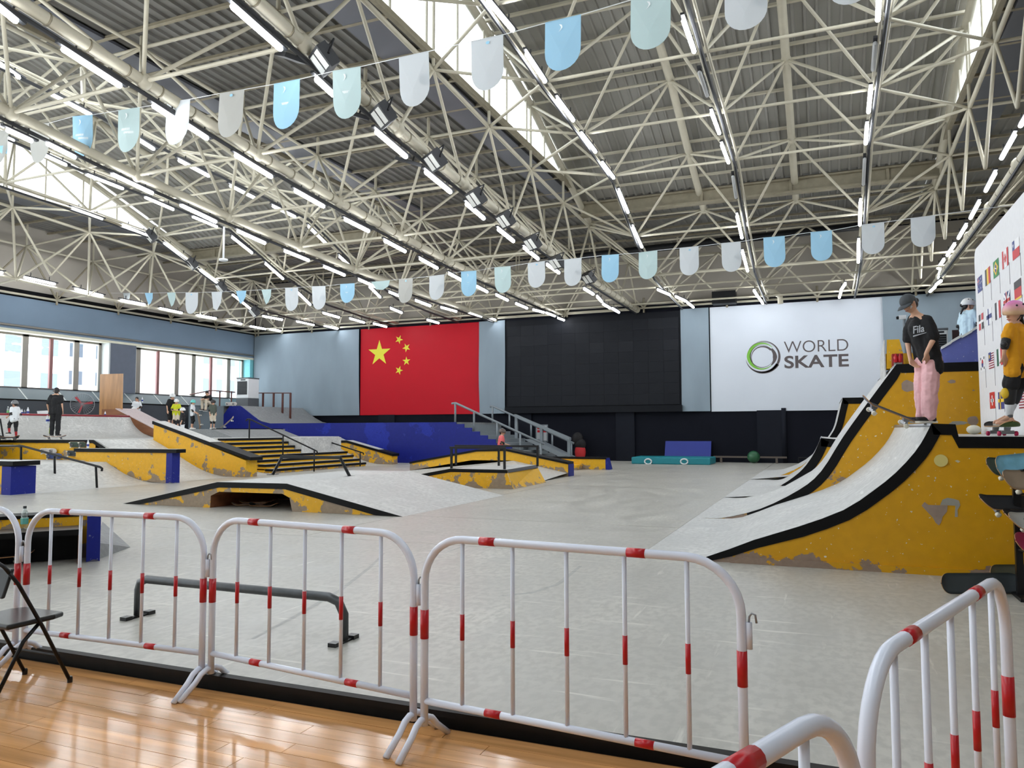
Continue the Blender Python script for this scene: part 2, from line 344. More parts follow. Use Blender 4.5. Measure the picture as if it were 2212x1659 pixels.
# pillars and window units
groups = [(-420,216),(279,524)]
mb = MB()
for a,b in ((216,279),): mb.box((XL-.9,ysill(a)+.1,zsill),(XL-.02,ysill(b)-.1,ztop))
pl = mb.obj('pillar','pillar_blue',wl)
mb = MB(); mb.box((XL-.85,ysill(216)+.02,zsill),(XL-.03,ysill(216)+.1,ztop)); mb.obj('pillar_side','pillar_white',wl)
mb = MB(); mb.box((XL-.9,ysill(524),zsill),(XL-.02,D,ztop)); mb.obj('end_panel','teal_wall',wl)
wn = 1
def window(px0, px1, bars, n):
    y0, y1 = ysill(px0), ysill(px1)
    w = tag(bpy.data.objects.new('window_%d'%n, None), 'sliding aluminium window number %s from the wall corner in the left window band'%{1:'one',2:'two',3:'three',4:'four',5:'five',6:'six',7:'seven',8:'eight'}.get(n,'further'), 'window', None, 'structure'); COL.objects.link(w)
    mb = MB(); t = .05
    mb.box((XW-.05,y0,zsill),(XW+.05,y0+.14,ztop)); mb.box((XW-.05,y1-.14,zsill),(XW+.05,y1,ztop)); mb.box((XW-.05,y0,zsill),(XW+.05,y1,zsill+.07)); mb.box((XW-.05,y0,ztop-.09),(XW+.05,y1,ztop)); mb.obj('window_frame','alu',w)
    ed = [y0+.14]
    for (b, wdt, mt) in bars:
        yb = ysill(b); mb = MB(); mb.box((XW-.04,yb-wdt/2,zsill+.05),(XW+.06,yb+wdt/2,ztop-.05)); mb.obj('mullion',mt,w); ed += [yb-wdt/2, yb+wdt/2]
    ed.append(y1-.14)
    for i in range(0,len(ed),2):
        mb = MB(); mb.box((XW-.006,ed[i],zsill+.07),(XW+.006,ed[i+1],ztop-.09)); mb.obj('pane','pane_glass',w)
window(493,524,[],1); window(417,493,[(455,.16,'alu_red')],2); window(381,417,[],3); window(297,381,[(340,.16,'alu_red')],4); window(279,297,[],5)
window(163,216,[],6); window(52,163,[(108.5,.16,'alu_red')],7); window(-60,52,[],8); window(-420,-60,[(-180,.16,'alu_red'),(-300,.16,'alu_red')],9)
# sloping boards under the windows
XS = XL+.62
sl = tag(bpy.data.objects.new('baseboard_left',None),'row of sloping grey boards under the left windows','panelling',None,'structure'); COL.objects.link(sl)
y = 10.0; w_ = 1.86
while y < D-2:
    y1 = min(y+w_, D-.1); mb = MB(); mb.prism([(XL,y+.03,zsill-.03),(XL,y1-.03,zsill-.03),(XS,y1-.03,zdark),(XS,y+.03,zdark)],(-.02,0,-.05)); mb.obj('sloping_panel','slope_panel',sl)
    mb = MB(); mb.prism([(XL,y1-.03,zsill-.03),(XL,y1+.03,zsill-.03),(XS,y1+.03,zdark),(XS,y1-.03,zdark)],(0,0,.012)); mb.obj('seam_strip','seam_white',sl); y = y1
mb = MB(); mb.box((XS-.05,10,.0),(XS,D,zdark)); mb.obj('front_board','grey_wall',sl)
mb = MB(); mb.box((XS-.02,10,zdark-.05),(XS+.02,D,zdark+.01)); mb.obj('edge_strip','edge_black',sl)
# ---- houses beyond the windows
def house(label, x, y0, y1, z1, mat, cols, rows, zf=1.5):
    h = thing('apartment_building', label, 'building', (x,(y0+y1)/2,-12))
    mb = MB(); mb.box((x-10,y0,-12),(x,y1,z1)); mb.obj('wall',mat,h)
    cw = (y1-y0)/cols
    for r in range(rows):
        z = zf+r*3.0
        for c in range(cols):
            a = y0+cw*(c+.22); b = y0+cw*(c+.78); f = MB(); f.box((x-.05,a,z),(x+.08,b,z+1.7)); fo = f.obj('window',('facade2'),h)
            g = MB(); g.box((x+.03,a+.12,z+.12),(x+.1,b-.12,z+1.58)); g.obj('pane','facade_pane',fo)
house('pale apartment block with large windows beyond the leftmost panes', -62, 25, 47, 40, 'facade', 7, 5, -1)
house('white office block with small windows beyond the middle sliding window', -75, 50, 66, 34, 'facade', 5, 5, .5)
house('pale tower with balconies beyond the pillar window', -60, 60.5, 68, 40, 'facade2', 4, 5, -.5)
# ---- roof profiles
zL = interp([(-6,10.6),(0,9.9),(4.4,9.5),(7.7,9.1),(11.1,8.72),(14.5,8.35),(17.9,8.12),(21.2,7.95),(24.6,7.82),(31,7.75),(38.2,7.72)])
zS = interp([(-6,11.6),(0,11.2),(8,11.0),(13.5,10.8),(17.8,10.5),(21.3,10.36),(24.7,10.15),(29.2,8.4),(32,7.95),(38.2,7.8)])
zA = interp([(-6,10.8),(12,10.65),(16,10.5),(19.3,10.32),(22.6,10.15),(25.8,10.0),(38,9.75)])
LY = [-6,2,8,12,16,19,22.4,25.8,27.2,28.4]; LZ = [14.9,14.7,14.45,14.1,13.65,13.15,12.5,11.35,10.8,10.35]
zU = interp(list(zip(LY,LZ)))
ROOF_Z = 11.0
ceil = tag(bpy.data.objects.new('ceiling',None),'grey ribbed metal roof with raised lantern bays','ceiling',None,'structure'); COL.objects.link(ceil)
def sheet(x0, x1, prof, mat='sheet'):
    """one ribbed roof sheet running in depth; prof = [(y, z)]"""
    w = x1-x0; offs = [(0,0),(w*.04,-.06),(w*.12,-.06),(w*.16,0),(w*.5,0),(w*.54,-.06),(w*.62,-.06),(w*.66,0),(w,0)]
    vs = [(x0+a,y,z+b) for y,z in prof for a,b in offs]; n = len(offs)
    fs = [(i*n+k,i*n+k+1,(i+1)*n+k+1,(i+1)*n+k) for i in range(len(prof)-1) for k in range(n-1)]
    mb = MB(); mb.add(vs, fs); return mb.obj('roof_sheet', mat, ceil)
def sheets(xa, xb, prof, mat, step=.62):
    n = max(1, round((xb-xa)/step)); w = (xb-xa)/n
    for i in range(n): sheet(xa+i*w, xa+(i+1)*w, prof, mat)
EDGE = [(-33.9,-29.0),(-16.65,-8.7),(3.8,XR+.3)]
LAN = [(-29.0,-16.65),(-8.7,3.8)]
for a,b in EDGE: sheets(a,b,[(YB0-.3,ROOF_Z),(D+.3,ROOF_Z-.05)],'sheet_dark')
lanp = [(YB0-.3,LZ[0]+.3)]+[(y,z+.3) for y,z in zip(LY[1:],LZ[1:])]
for a,b in LAN:
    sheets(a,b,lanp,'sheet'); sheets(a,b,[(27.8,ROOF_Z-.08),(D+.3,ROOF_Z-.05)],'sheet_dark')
def purlin(x0,x1,y,z,mat='cream'):
    mb = MB(); mb.box((x0,y-.025,z-.14),(x1,y+.025,z-.07)); mb.box((x0,y-.05,z-.155),(x1,y+.05,z-.14)); return mb.obj('purlin',mat,ceil)
y = 4.0
while y < D:
    for a,b in EDGE: purlin(a,b,y,ROOF_Z-.05,'cream_rust')
    for a,b in LAN:
        if y < 27.6: purlin(a,b,y,zU(y)+.26)
        elif y > 28.6: purlin(a,b,y,ROOF_Z-.08,'cream_rust')
    y += 1.685
# lantern side glazing
sk = 40
for (x, seen, nm) in ((-8.7,1,'white glazed lantern side above the middle of the hall'),(3.8,-1,'white glazed lantern side high on the right'),(-29.0,1,'white glazed lantern side high over the left windows'),(-16.65,-1,'glazed lantern side hidden behind the low roof strip')):
    w = tag(bpy.data.objects.new('window_%d'%sk,None),nm,'skylight',None,'structure'); COL.objects.link(w); sk += 1
    zb = ROOF_Z-.06; yy = [YB0-.2]+[4+1.685*i for i in range(14) if 4+1.685*i < 26.4]+[27.0]
    for a,b in zip(yy[:-1],yy[1:]):
        t0, t1 = zU(a)+.22, zU(b)+.22
        mb = MB(); mb.prism([(x,a+.03,zb),(x,b-.03,zb),(x,b-.03,t1),(x,a+.03,t0)],(.012,0,0)); mb.obj('pane','sky_glass',w)
        bar('mullion',(x,b,zb-.1),(x,b,t1),.035,w,'cream',6)
    mb = MB(); mb.box((x-.06,YB0,zb-.16),(x+.06,28.2,zb)); mb.obj('sill_gutter','cream_rust',w)
    xx = x-1.2 if seen > 0 and x > -20 else (x+.3 if seen < 0 else x-1.0)
    mb = MB(); mb.box((xx,YB0,ROOF_Z-.2),(xx+.95,28.2,ROOF_Z-.13)); mb.obj('flashing','flashing',w)
    mb = MB(); mb.prism([(x,27.0,zb),(x,28.3,zb),(x,27.0,zU(27)+.3)],(.03,0,0)); mb.obj('end_cheek','cream_rust',w)
# beam across the foot of each lantern
for (a,b) in LAN:
    mb = MB(); mb.box((a,28.55,10.05),(b,28.62,10.55)); mb.box((a,28.4,10.5),(b,28.75,10.56)); mb.box((a,28.4,10.03),(b,28.75,10.09))
    for k in range(4): mb.box((a+(b-a)*(k+.5)/4-.05,28.48,10.06),(a+(b-a)*(k+.5)/4+.05,28.7,10.53))
    mb.obj('end_beam','cream_rust',ceil)
# ---- space frame
YA = [11.1+3.37*j for j in range(-2,9)]; YBn = [y+1.685 for y in YA]
def frame(label):
    o = tag(bpy.data.objects.new('roof_frame',None),label,'roof frame',None,'structure'); COL.objects.link(o); return o
def chord(name, X, ylist, zf, r, par, mat='cream', balls=0):
    for a,b in zip(ylist[:-1],ylist[1:]): bar(name,(X,a,zf(a)),(X,b,zf(b)),r,par,mat,10 if r > .1 else 8)
    if balls:
        for a in ylist: node_ball((X,a,zf(a)),balls,par)
RB = .043
def sleeves(X, par):
    for a,b in zip(YA[:-1],YA[1:]):
        for t in (.12,.38,.62,.88):
            y = a+(b-a)*t; z = zL(a)+(zL(b)-zL(a))*t; d = V(0,b-a,zL(b)-zL(a)).normalized(); p = V(X,y,z); bar('sleeve',p-d*.02,p+d*.02,.135,par,'cream_rust',10)
# low strip between the lanterns
fr = frame('cream steel space frame of the low roof strip with thick pipe chords')
XS3 = [-8.7,-12.65,-16.65]
for X in XS3: chord('pipe_chord',X,YA,zL,.124,fr,'cream',.18)
for X in XS3[:2]: sleeves(X, fr)
for y in YA:
    for a,b in zip(XS3[:-1],XS3[1:]): bar('strut',(a,y,zL(y)),(b,y,zL(y)),RB,fr)
UP = [-10.67,-14.65]
for X in UP: chord('upper_chord',X,YBn[:-1],zA,RB,fr)
for y in YBn[:-1]:
    z = zA(y); seq = [-8.7]+UP+[-16.65]
    for a,b in zip(seq[:-1],seq[1:]): bar('strut',(a,y,z),(b,y,z),.042,fr)
    for X in UP:
        for dx in (-1.98,1.98):
            for dy in (-1.685,1.685): bar('diagonal',(X,y,z),(X+dx,y+dy,zL(y+dy)),RB,fr)
        bar('post',(X,y,z),(X,y,ROOF_Z-.1),.05,fr)
# lanterns
def lantern(fr, x0, SX, UX, x1):
    ya = YA; yb = [y for y in YBn[:-1]]
    for X in SX:
        for dx in (-.09,.09): chord('chord',X+dx,ya,zS,.04,fr)
    for y in ya:
        for a,b in zip(SX[:-1],SX[1:]): bar('strut',(a,y,zS(y)),(b,y,zS(y)),RB,fr)
    for X in (x0,x1):
        chord('edge_chord',X,yb,zA,.06,fr)
        near = SX[0] if X == x0 else SX[-1]
        for y in yb:
            for dy in (-1.685,1.685):
                bar('diagonal',(X,y,zA(y)),(near,y+dy,zS(y+dy)),RB,fr)
                bar('diagonal',(X,y,zA(y)),(X,y+dy,zL(y+dy)),RB,fr)
    ub = [y for y in yb if y < 30.5]
    zz = lambda y: zU(y) if y < 28.4 else 10.1
    for X in UX:
        chord('top_chord',X,ub,zz,.125,fr,'cream',.15)
        for y in ub:
            for s in SX:
                if abs(s-X) < 3.2:
                    for dy in (-1.685,1.685): bar('diagonal',(X,y,zz(y)),(s,y+dy,zS(y+dy)),RB,fr)
    for y in ub:
        for a,b in zip(UX[:-1],UX[1:]): bar('strut',(a,y,zz(y)),(b,y,zz(y)),RB,fr)
        for X in (x0,x1): bar('post',(X,y,zA(y)),(X,y,zz(y)),.045,fr)
    mid = [(a+b)/2 for a,b in zip([x0]+SX,SX+[x1])]
    for y in [q for q in yb if q > 30.5]:
        for X in mid:
            for s in SX:
                if abs(s-X) < 2.6:
                    for dy in (-1.685,1.685): bar('diagonal',(X,y,9.9),(s,y+dy,zS(y+dy)),RB,fr)
        for a,b in zip(mid[:-1],mid[1:]): bar('strut',(a,y,9.9),(b,y,9.9),RB,fr)
SC = [-6.4,-2.4,1.45]; SLf = [-18.75,-22.8,-26.9]
fr = frame('cream steel space frame under the lantern bay above the middle of the hall'); lantern(fr,-8.7,SC,[-8.7,-4.1,-.75,3.8],3.8)
fr = frame('cream steel space frame under the lantern bay over the left half'); lantern(fr,-16.65,SLf,[-16.65,-21,-24.6,-29],-29)
# low strips along the side walls
fr = frame('cream steel space frame of the low strips along the side walls')
for (xe, xs_, xw) in ((3.8,[4.5,8.4],None),(-29,[-31.1],-33.15)):
    for X in xs_: chord('pipe_chord',X,YA,zL,.13 if X == 4.5 else .07,fr,'cream',.18 if X == 4.5 else .1)
    if xw:
        chord('wall_chord',xw,YA,lambda y: ZT+.12,.055,fr); chord('upper_wall_chord',xw+.2,YBn[:-1],lambda y: 9.9,.055,fr)
    for y in YBn[:-1]:
        if xw:
            for dy in (-1.685,1.685):
                bar('diagonal',(xw+.2,y,9.9),(-31.1,y+dy,zL(y+dy)),.05,fr); bar('diagonal',(-29,y,zA(y)),(-31.1,y+dy,zL(y+dy)),.05,fr); bar('brace',(xw+.2,y,9.9),(xw,y+dy,ZT+.15),.04,fr,'cream_rust')
            bar('strut',(xw+.2,y,9.9),(-29,y,zA(y)),.045,fr); bar('hanger',(xw+.2,y,9.9),(xw+.2,y,ROOF_Z-.1),.05,fr)
        else:
            for dx in (-1.95,1.95):
                for dy in (-1.685,1.685): bar('diagonal',(6.45,y,zA(y)),(6.45+dx,y+dy,zL(y+dy)),RB,fr)
            bar('strut',(3.8,y,zA(y)),(6.45,y,zA(y)),RB,fr)
    for y in YA:
        if xw: bar('strut',(xw,y,ZT+.12),(-31.1,y,zL(y)),.045,fr); bar('post',(xw,y,ZT-.1),(xw,y,ZT+.5),.05,fr,'cream_rust')
        else: bar('strut',(4.5,y,zL(y)),(8.4,y,zL(y)),RB,fr)
sleeves(4.5, fr)
# truss along the far wall
fr = frame('cream steel truss along the top of the far wall')
yw = D-.25
bar('chord',(XL,yw,7.78),(XR,yw,7.78),.05,fr); bar('chord',(XL,yw,8.02),(XR,yw,8.02),.04,fr,'cream_rust'); bar('chord',(XL,yw-1.7,9.85),(XR,yw-1.7,9.85),.055,fr)
x = XL+.4; i = 0
while x < XR-1:
    bar('diagonal',(x,yw,7.8),(x+2.05,yw-1.7,9.85),.045,fr); bar('diagonal',(x+2.05,yw-1.7,9.85),(x+4.1,yw,7.8),.045,fr); bar('post',(x,yw,7.55),(x,yw,8.3),.05,fr,'cream_rust')
    bar('strut',(x+2.05,yw-1.7,9.85),(x+2.05,yw-1.7,ROOF_Z-.1),.045,fr); x += 4.1
for (y_,z_) in ((36.4,7.72),(33,7.85),(31.2,8.0)): bar('cross_chord',(XL+.5,y_,z_),(XR,y_,z_),.045,fr)
# black duct and pipes under the far roof
a, b = ony(1195,560,33), ony(1880,486,33); mb = MB(); mb.tube([a,b],.16,10); tag(mb.obj('black_duct','duct_black',None,True),'long black pipe slung across under the roof near the far wall','duct')
a, b = ony(1360,478,34), ony(1600,448,34); mb = MB(); mb.tube([a+V(-8,0,.02),b+V(6,0,.05)],.12,10); tag(mb.obj('black_duct','duct_black',None,True),'second black pipe higher up under the far roof','duct')
pts = [ony(1618,505,37),ony(1620,560,37),ony(1626,590,37),ony(1645,625,37),ony(1672,630,37),ony(1685,640,37),ony(1686,656,37)]
mb = MB(); mb.tube(pts,.13,10); tag(mb.obj('drain_pipe','cream',None,True),'cream drain pipe bending down above the white printed hanging','pipe')
p0, p1 = ony(657,592,36), ony(657,624,36); mb = MB(); mb.tube([p0,p1,p1+V(.5,0,-.25)],.15,10); tag(mb.obj('drain_pipe','cream',None,True),'cream drain pipe hanging down high above the grey drapes','pipe')
p0 = onx(484,490,-20.6); mb = MB(); mb.tube([p0,p0+V(0,0,-1.25)],.035,8); mb.lathe([(.05,0),(.16,-.02),(.16,-.08),(.1,-.1)],p0+V(0,0,-1.2)); tag(mb.obj('pendant_rod','white_plastic',None,True),'white rod with a disc hanging down from the roof frame','pendant')
# ================================================================== HANGINGS ON THE FAR WALL
YH = D-.06
def drape(px0, px1, label):
    x0 = ony(px0,800,D).x if px0 is not None else XL+.05; x1 = ony(px1,800,D).x if px1 is not None else XR-.1
    n = max(14, int((x1-x0)/.16)); m = 16; vs = []; rnd = random.Random(int(px0 or 1))
    ph = [rnd.uniform(0,6) for _ in range(4)]
    for j in range(m+1):
        t = j/m; z = ZB+(ZT-ZB)*t; a = .012+.05*(1-t)**1.5
        for i in range(n+1):
            x = x0+(x1-x0)*i/n
            vs.append((x, YH-.13-.9*a*(math.sin(x*3.1+ph[0]+1.2*math.sin(z*.7))+.6*math.sin(x*6.3+ph[1]+z*.9)+.5*math.sin(x*1.1+z*1.6+ph[2])), z))
    fs = [(j*(n+1)+i,j*(n+1)+i+1,(j+1)*(n+1)+i+1,(j+1)*(n+1)+i) for j in range(m) for i in range(n)]
    mb = MB(); mb.add(vs, fs); return tag(mb.obj('wall_drape','drape',None,True), label, 'drape')
drape(None,779,'wide grey blue cloth drape between the wall corner and the red flag')
drape(1038,1094,'narrow grey blue drape between the red flag and the black screen')
drape(1473,1534,'narrow grey blue drape between the black screen and the white printed hanging')
drape(1910,None,'grey blue drape on the far wall beyond the white printed hanging')
def star(mb, cx, cz, R, rot, y, mi):
    pts = []
    for k in range(10):
        r = R if k % 2 == 0 else R*.382; a = math.pi/2+rot+k*math.pi/5; pts.append((cx+r*math.cos(a), y, cz+r*math.sin(a)))
    n = 10; mb.add(pts+[(cx,y-.004,cz)],[(k,(k+1)%10,10) for k in range(10)],mi)
x0, x1 = ony(780.5,800,D).x, ony(1037,800,D).x; w, h = x1-x0, ZT-ZB
fl = thing('flag_hanging','large red flag hanging with five yellow stars','flag',(x0,YH,ZB))
mb = MB(); mb.box((x0,YH-.03,ZB),(x1,YH,ZT)); mb.obj('cloth','flag_red',fl)
def at_flag(px,py): p = ony(px,py,YH-.03); return p.x, p.z
cx, cz = at_flag(819.5,763)
mb = MB(); star(mb,cx,cz,w/30*3.05,0,YH-.034,0); mb.obj('star','star_yellow',fl)
for px,py in ((862,733.5),(878,751),(878,780),(862,800)):
    sx, sz = at_flag(px,py); mb = MB(); star(mb,sx,sz,w/30*1.05,math.atan2(cz-sz,cx-sx)-math.pi/2,YH-.034,0); mb.obj('star','star_yellow',fl)
# black screen
x0, x1 = ony(1100,800,D).x, ony(1469,800,D).x
sc = thing('video_screen','large switched-off black video wall between two grey drapes','screen',(x0,YH,ZB))
mb = MB(); mb.box((x0-.12,YH-.1,ZB+.02),(x1+.12,YH,ZT-.05)); mb.obj('frame','led_frame',sc)
mb = MB(); mb.box((x0-.12,YH-.3,ZB),(x1+.12,YH-.1,ZB+.32)); mb.obj('bottom_shelf','led_frame',sc)
nx_, nz_ = 12, 8; rnd = random.Random(3)
for i in range(nx_):
    for j in range(nz_):
        a = x0+(x1-x0)*i/nx_; b = x0+(x1-x0)*(i+1)/nx_; c = ZB+.36+(ZT-ZB-.75)*j/nz_; d = ZB+.36+(ZT-ZB-.75)*(j+1)/nz_
        mb = MB(); mb.box((a+.002,YH-.16+rnd.uniform(0,.004),c+.002),(b-.002,YH-.1,d-.002)); mb.obj('screen_panel',rnd.choice(['led','led','led2','led3' if j > 4 else 'led']),sc)
# white printed hanging
x0, x1 = ony(1535.5,780,D).x, ony(1909.5,760,D).x
ws = thing('printed_hanging','white hanging printed WORLD SKATE with a green and grey ring logo','banner',(x0,YH,ZB))
mb = MB(); mb.box((x0,YH-.03,ZB-.02),(x1,YH,ZT+.01)); mb.obj('cloth','print_white',ws)
def text(name, s, parent, mat, x, z, wid, hgt, y, offset=0.0, shear=0., ext=.004, rotm=None, font=None):
    cu = bpy.data.curves.new(name,'FONT'); cu.body = s; cu.size = 1; cu.extrude = 0; cu.offset = offset; cu.shear = shear
    tmp = bpy.data.objects.new('tmp', cu); COL.objects.link(tmp); bpy.context.view_layer.update()
    me = bpy.data.meshes.new_from_object(tmp.evaluated_get(bpy.context.evaluated_depsgraph_get())); COL.objects.unlink(tmp); bpy.data.objects.remove(tmp)
    co = np.empty(len(me.vertices)*3); me.vertices.foreach_get('co',co); co = co.reshape(-1,3)
    mn, mx = co.min(0), co.max(0); out = co.copy()
    out[:,0] = x+(co[:,0]-mn[0])/(mx[0]-mn[0])*wid; out[:,2] = z+(co[:,1]-mn[1])/(mx[1]-mn[1])*hgt; out[:,1] = y
    me.vertices.foreach_set('co', out.reshape(-1)); me.materials.clear(); me.materials.append(MATS[mat]); me.update()
    if rotm is not None: me.transform(rotm)
    return link(name, me, parent)
a = ony(1694,763,D); b = ony(1832,737,D); text('lettering','WORLD',ws,'logo_grey',a.x,a.z,b.x-a.x,.55,YH-.036,-.008)
a = ony(1695,796.5,D); b = ony(1833,768,D); text('lettering','SKATE',ws,'logo_grey',a.x,a.z,b.x-a.x,.60,YH-.036,.022)
def ringarc(cx, cz, r, a0, a1, w0, w1, w2, mat, sx=1.0):
    """tapered arc: width w0 at the start, w1 in the middle, w2 at the end"""
    n = 44; vs = []; y = YH-.036
    for i in range(n+1):
        t = i/n; a = math.radians(a0+(a1-a0)*t); wd = (w0*(1-2*t)+w1*2*t) if t < .5 else (w1*(2-2*t)+w2*(2*t-1))
        for s in (-.5,.5): vs.append((cx+(r+s*wd)*math.cos(a)*sx, y, cz+(r+s*wd)*math.sin(a)))
    mb = MB(); mb.add(vs,[(2*i,2*i+1,2*i+3,2*i+2) for i in range(n)]); mb.obj('logo_ring',mat,ws)
cc = ony(1647.5,771,D); R_ = (ony(1684,771,D).x-ony(1611,771,D).x)/2
ringarc(cc.x,cc.z,R_*.97,215,480-10,.005,.11,.005,'logo_grey',1.02)
ringarc(cc.x,cc.z,R_*.98,188,330,.004,.1,.16,'logo_grey',1.02)
ringarc(cc.x-.02,cc.z+.03,R_*.80,40,318,.02,.17,.01,'logo_green')
ringarc(cc.x-.02,cc.z+.03,R_*.88,38,150,.005,.03,.02,'logo_grey'); ringarc(cc.x-.02,cc.z+.03,R_*.70,60,330,.01,.045,.01,'logo_grey')
ringarc(cc.x,cc.z-.02,R_*.66,205,40,.012,.05,.10,'logo_grey'); ringarc(cc.x+.03,cc.z-.02,R_*.69,45,-48,.10,.2,.04,'logo_grey')
# small things on the far wall
p = ony(1568,658,D); b = MB(); b.box((p.x-.55,D-.9,ZT+.05),(p.x+.55,D-.3,ZT+.65)); o = tag(b.obj('loudspeaker','duct_black'),'black loudspeaker box above the white printed hanging','speaker')
p = ony(1172,926,D); bx_ = thing('notice_board','grey framed notice board with red lettering on the dark wall behind the stairs','notice',(p.x,D-.03,1.2))
a, c = ony(1158,954,D), ony(1184,917,D)
mb = MB(); mb.box((a.x,D-.06,a.z),(c.x,D-.02,c.z)); mb.obj('frame','grey_metal',bx_)
mb = MB(); mb.box((a.x+.06,D-.07,a.z+.06),(c.x-.06,D-.055,c.z-.06)); mb.obj('sheet','banner_white',bx_)
mb = MB(); mb.box((a.x+.1,D-.075,c.z-.42),(c.x-.08,D-.069,c.z-.3)); mb.box((a.x+.1,D-.075,c.z-.25),(a.x+.3,D-.069,c.z-.12)); mb.obj('print','red_tape',bx_)
# ================================================================== CEILING LIGHTS
ORD = ['first','second','third','fourth','fifth','sixth','seventh','eighth','ninth','tenth','eleventh','twelfth','thirteenth','fourteenth','fifteenth','sixteenth','seventeenth','eighteenth','nineteenth','twentieth','twenty-first','twenty-second','twenty-third','twenty-fourth','twenty-fifth']
def fixture(p0, p1, group, label, lit=True):
    x, y, z = frame_of(p0, p1); L = (p1-p0).length; c = (p0+p1)/2
    t = thing('ceiling_light', label, 'light', c, group); h = L/2
    mb = MB(); mb.obox(c+z*.075,x*.045,y*(h+.12),z*.025)
    mb.obj('housing','housing',t)
    mb = MB()
    for k in (-.6,.6): mb.tube([c+y*h*k+z*.09, c+y*h*k+z*.26],.018,6)
    mb.obj('hanger','housing',t)
    mb = MB(); n = 8; r = .052
    mb.tube([p0-y*0,p0+y*.03,p1-y*.03,p1],[r*.7,r,r,r*.7],n); mb.obj('tube','tube_lit' if lit else 'unlit',t,True)
    return t
def hit_profile(px, py, zf, dz):
    d = ray(px,py); t = 8.
    for _ in range(60):
        y = (C0+d*t).y; t = t+.6*((zf(y)-dz-CAM_H)/d.z-t)
    return C0+d*t
ROWS = {
 'F': (-8.75,[(500,12,608,107),(682,170,722,207),(812,284,878,340),(919,371,974,416),(1007,440,1046,473),(1076,495,1110,522),(1132,535,1163,560),(1182,572,1208,590),(1262,624,1282,636),(1290,641,1300,652),(1303,657,1318,666),(1323,667,1337,675)],'row along the pipe with black floodlights'),
 'P2': (-12.7,[(-40,-14,37,48),(134,105,261,187),(346,238,363,249),(408,274,445,298),(508,335,587,383),(637,412,700,447),(745,474,797,500),(831,520,876,544),(907,559,945,580),(970,591,998,606),(1030,619,1053,631),(1072,637,1097,649),(1115,656,1139,666),(1152,669,1175,675),(1180,676,1199,683),(1205,687,1219,692)],'row under the second thick pipe'),
 'P3': (-16.7,[(18,282,66,304),(101,310,163,341),(241,376,330,418),(390,443,467,480),(513,499,573,526),(615,542,667,563),(700,576,745,595),(775,604,814,621),(841,631,864,640),(898,649,930,661),(953,664,986,673),(1011,676,1040,684),(1048,684,1070,691)],'row under the third thick pipe'),
 'L1': (-18.75,[(-30,118,43,169),(107,201,197,249),(298,301,333,323),(386,346,452,381),(497,401,550,428),(589,445,638,469),(666,489,705,527),(733,554,758,577),(798,619,822,643),(844,666,868,676),(923,691,948,698)],'nearest row in the raised bay over the windows side'),
 'L2': (-22.8,[(-20,283,30,305),(95,335,144,357),(187,377,266,408),(313,426,375,453),(416,468,469,490),(501,512,545,547),(573,569,612,603),(643,632,671,659),(698,676,733,686),(756,688,787,697),(807,699,835,706)],'middle row in the raised bay over the windows side'),
 'L3': (-26.9,[(156,450,221,474),(265,487,320,510),(355,526,404,558),(433,584,475,616),(502,636,542,668),(568,683,610,691),(641,694,678,702),(700,704,730,710)],'raised row nearest the windows'),
 'L4': (-31.0,[(-45,586,6,589),(52,599,119,614),(162,624,222,639),(261,648,313,658),(346,666,393,676),(427,681,467,688),(491,693,522,700),(542,705,574,711),(584,711,606,715)],'low row along the top of the window wall'),
 'S2': (None,[(1053,0,1109,67),(1137,116,1178,177),(1204,214,1239,261),(1257,291,1287,329),(1302,354,1326,385),(1337,413,1357,460),(1367,491,1387,535),(1421,626,1447,637),(1460,641,1482,651),(1485,654,1498,664)],'row just beside the white glazed roof strip'),
 'S3': (None,[(1476,43,1500,113),(1537,243,1554,289),(1559,313,1574,352),(1592,466,1603,515),(1604,544,1615,586),(1629,628,1637,641),(1639,643,1648,656)],'row running to the white printed hanging'),
 'S4': (None,[(1900,-25,1896,45),(1881,191,1876,243),(1873,270,1870,311),(1859,435,1857,487),(1855,520,1854,567),(1826,613,1816,628),(1817,630,1813,643)],'row above the person in the cap'),
 'S5': (4.4,[(2218,250,2204,273),(2192,291,2163,343),(2150,374,2129,413),(2115,437,2096,472),(2087,487,2070,515),(2062,528,2046,552),(2039,561,2026,580),(2031,585,2028,600),(2033,607,2022,615),(2020,620,2009,630)],'row along the thick pipe near the flag backdrop'),
}
for k,(X,lst,lab) in ROWS.items():
    for i_,(a,b,c,d) in enumerate(lst):
        if X is not None: p0, p1 = onx(a,b,X), onx(c,d,X)
        else: p0, p1 = hit_profile(a,b,zS,.28), hit_profile(c,d,zS,.28)
        if p0.y > D-.35: p0 = ony(a,b,D-.6)
        if p1.y > D-.35: p1 = ony(c,d,D-.4)
        L = (p1-p0).length
        if L < .55 or L > 3.2: m = (p0+p1)/2; dr = (p1-p0).normalized(); L = min(max(L,.6),2.6); p0, p1 = m-dr*L/2, m+dr*L/2
        fixture(p0,p1,'lit tube lights, '+lab,ORD[i_]+' lit tube from the viewer, '+lab)
for i_,(a,b,c,d,kk) in enumerate(((1511,155,1528,208,'S3'),(1583,380,1590,428,'S3'),(1891,92,1886,152,'S4'),(1868,342,1865,400,'S4'))):
    p0, p1 = hit_profile(a,b,zS,.28), hit_profile(c,d,zS,.28); fixture(p0,p1,'unlit tube lights among the right rows',('nearer','farther')[i_%2]+' unlit grey tube in the '+ROWS[kk][2],False)
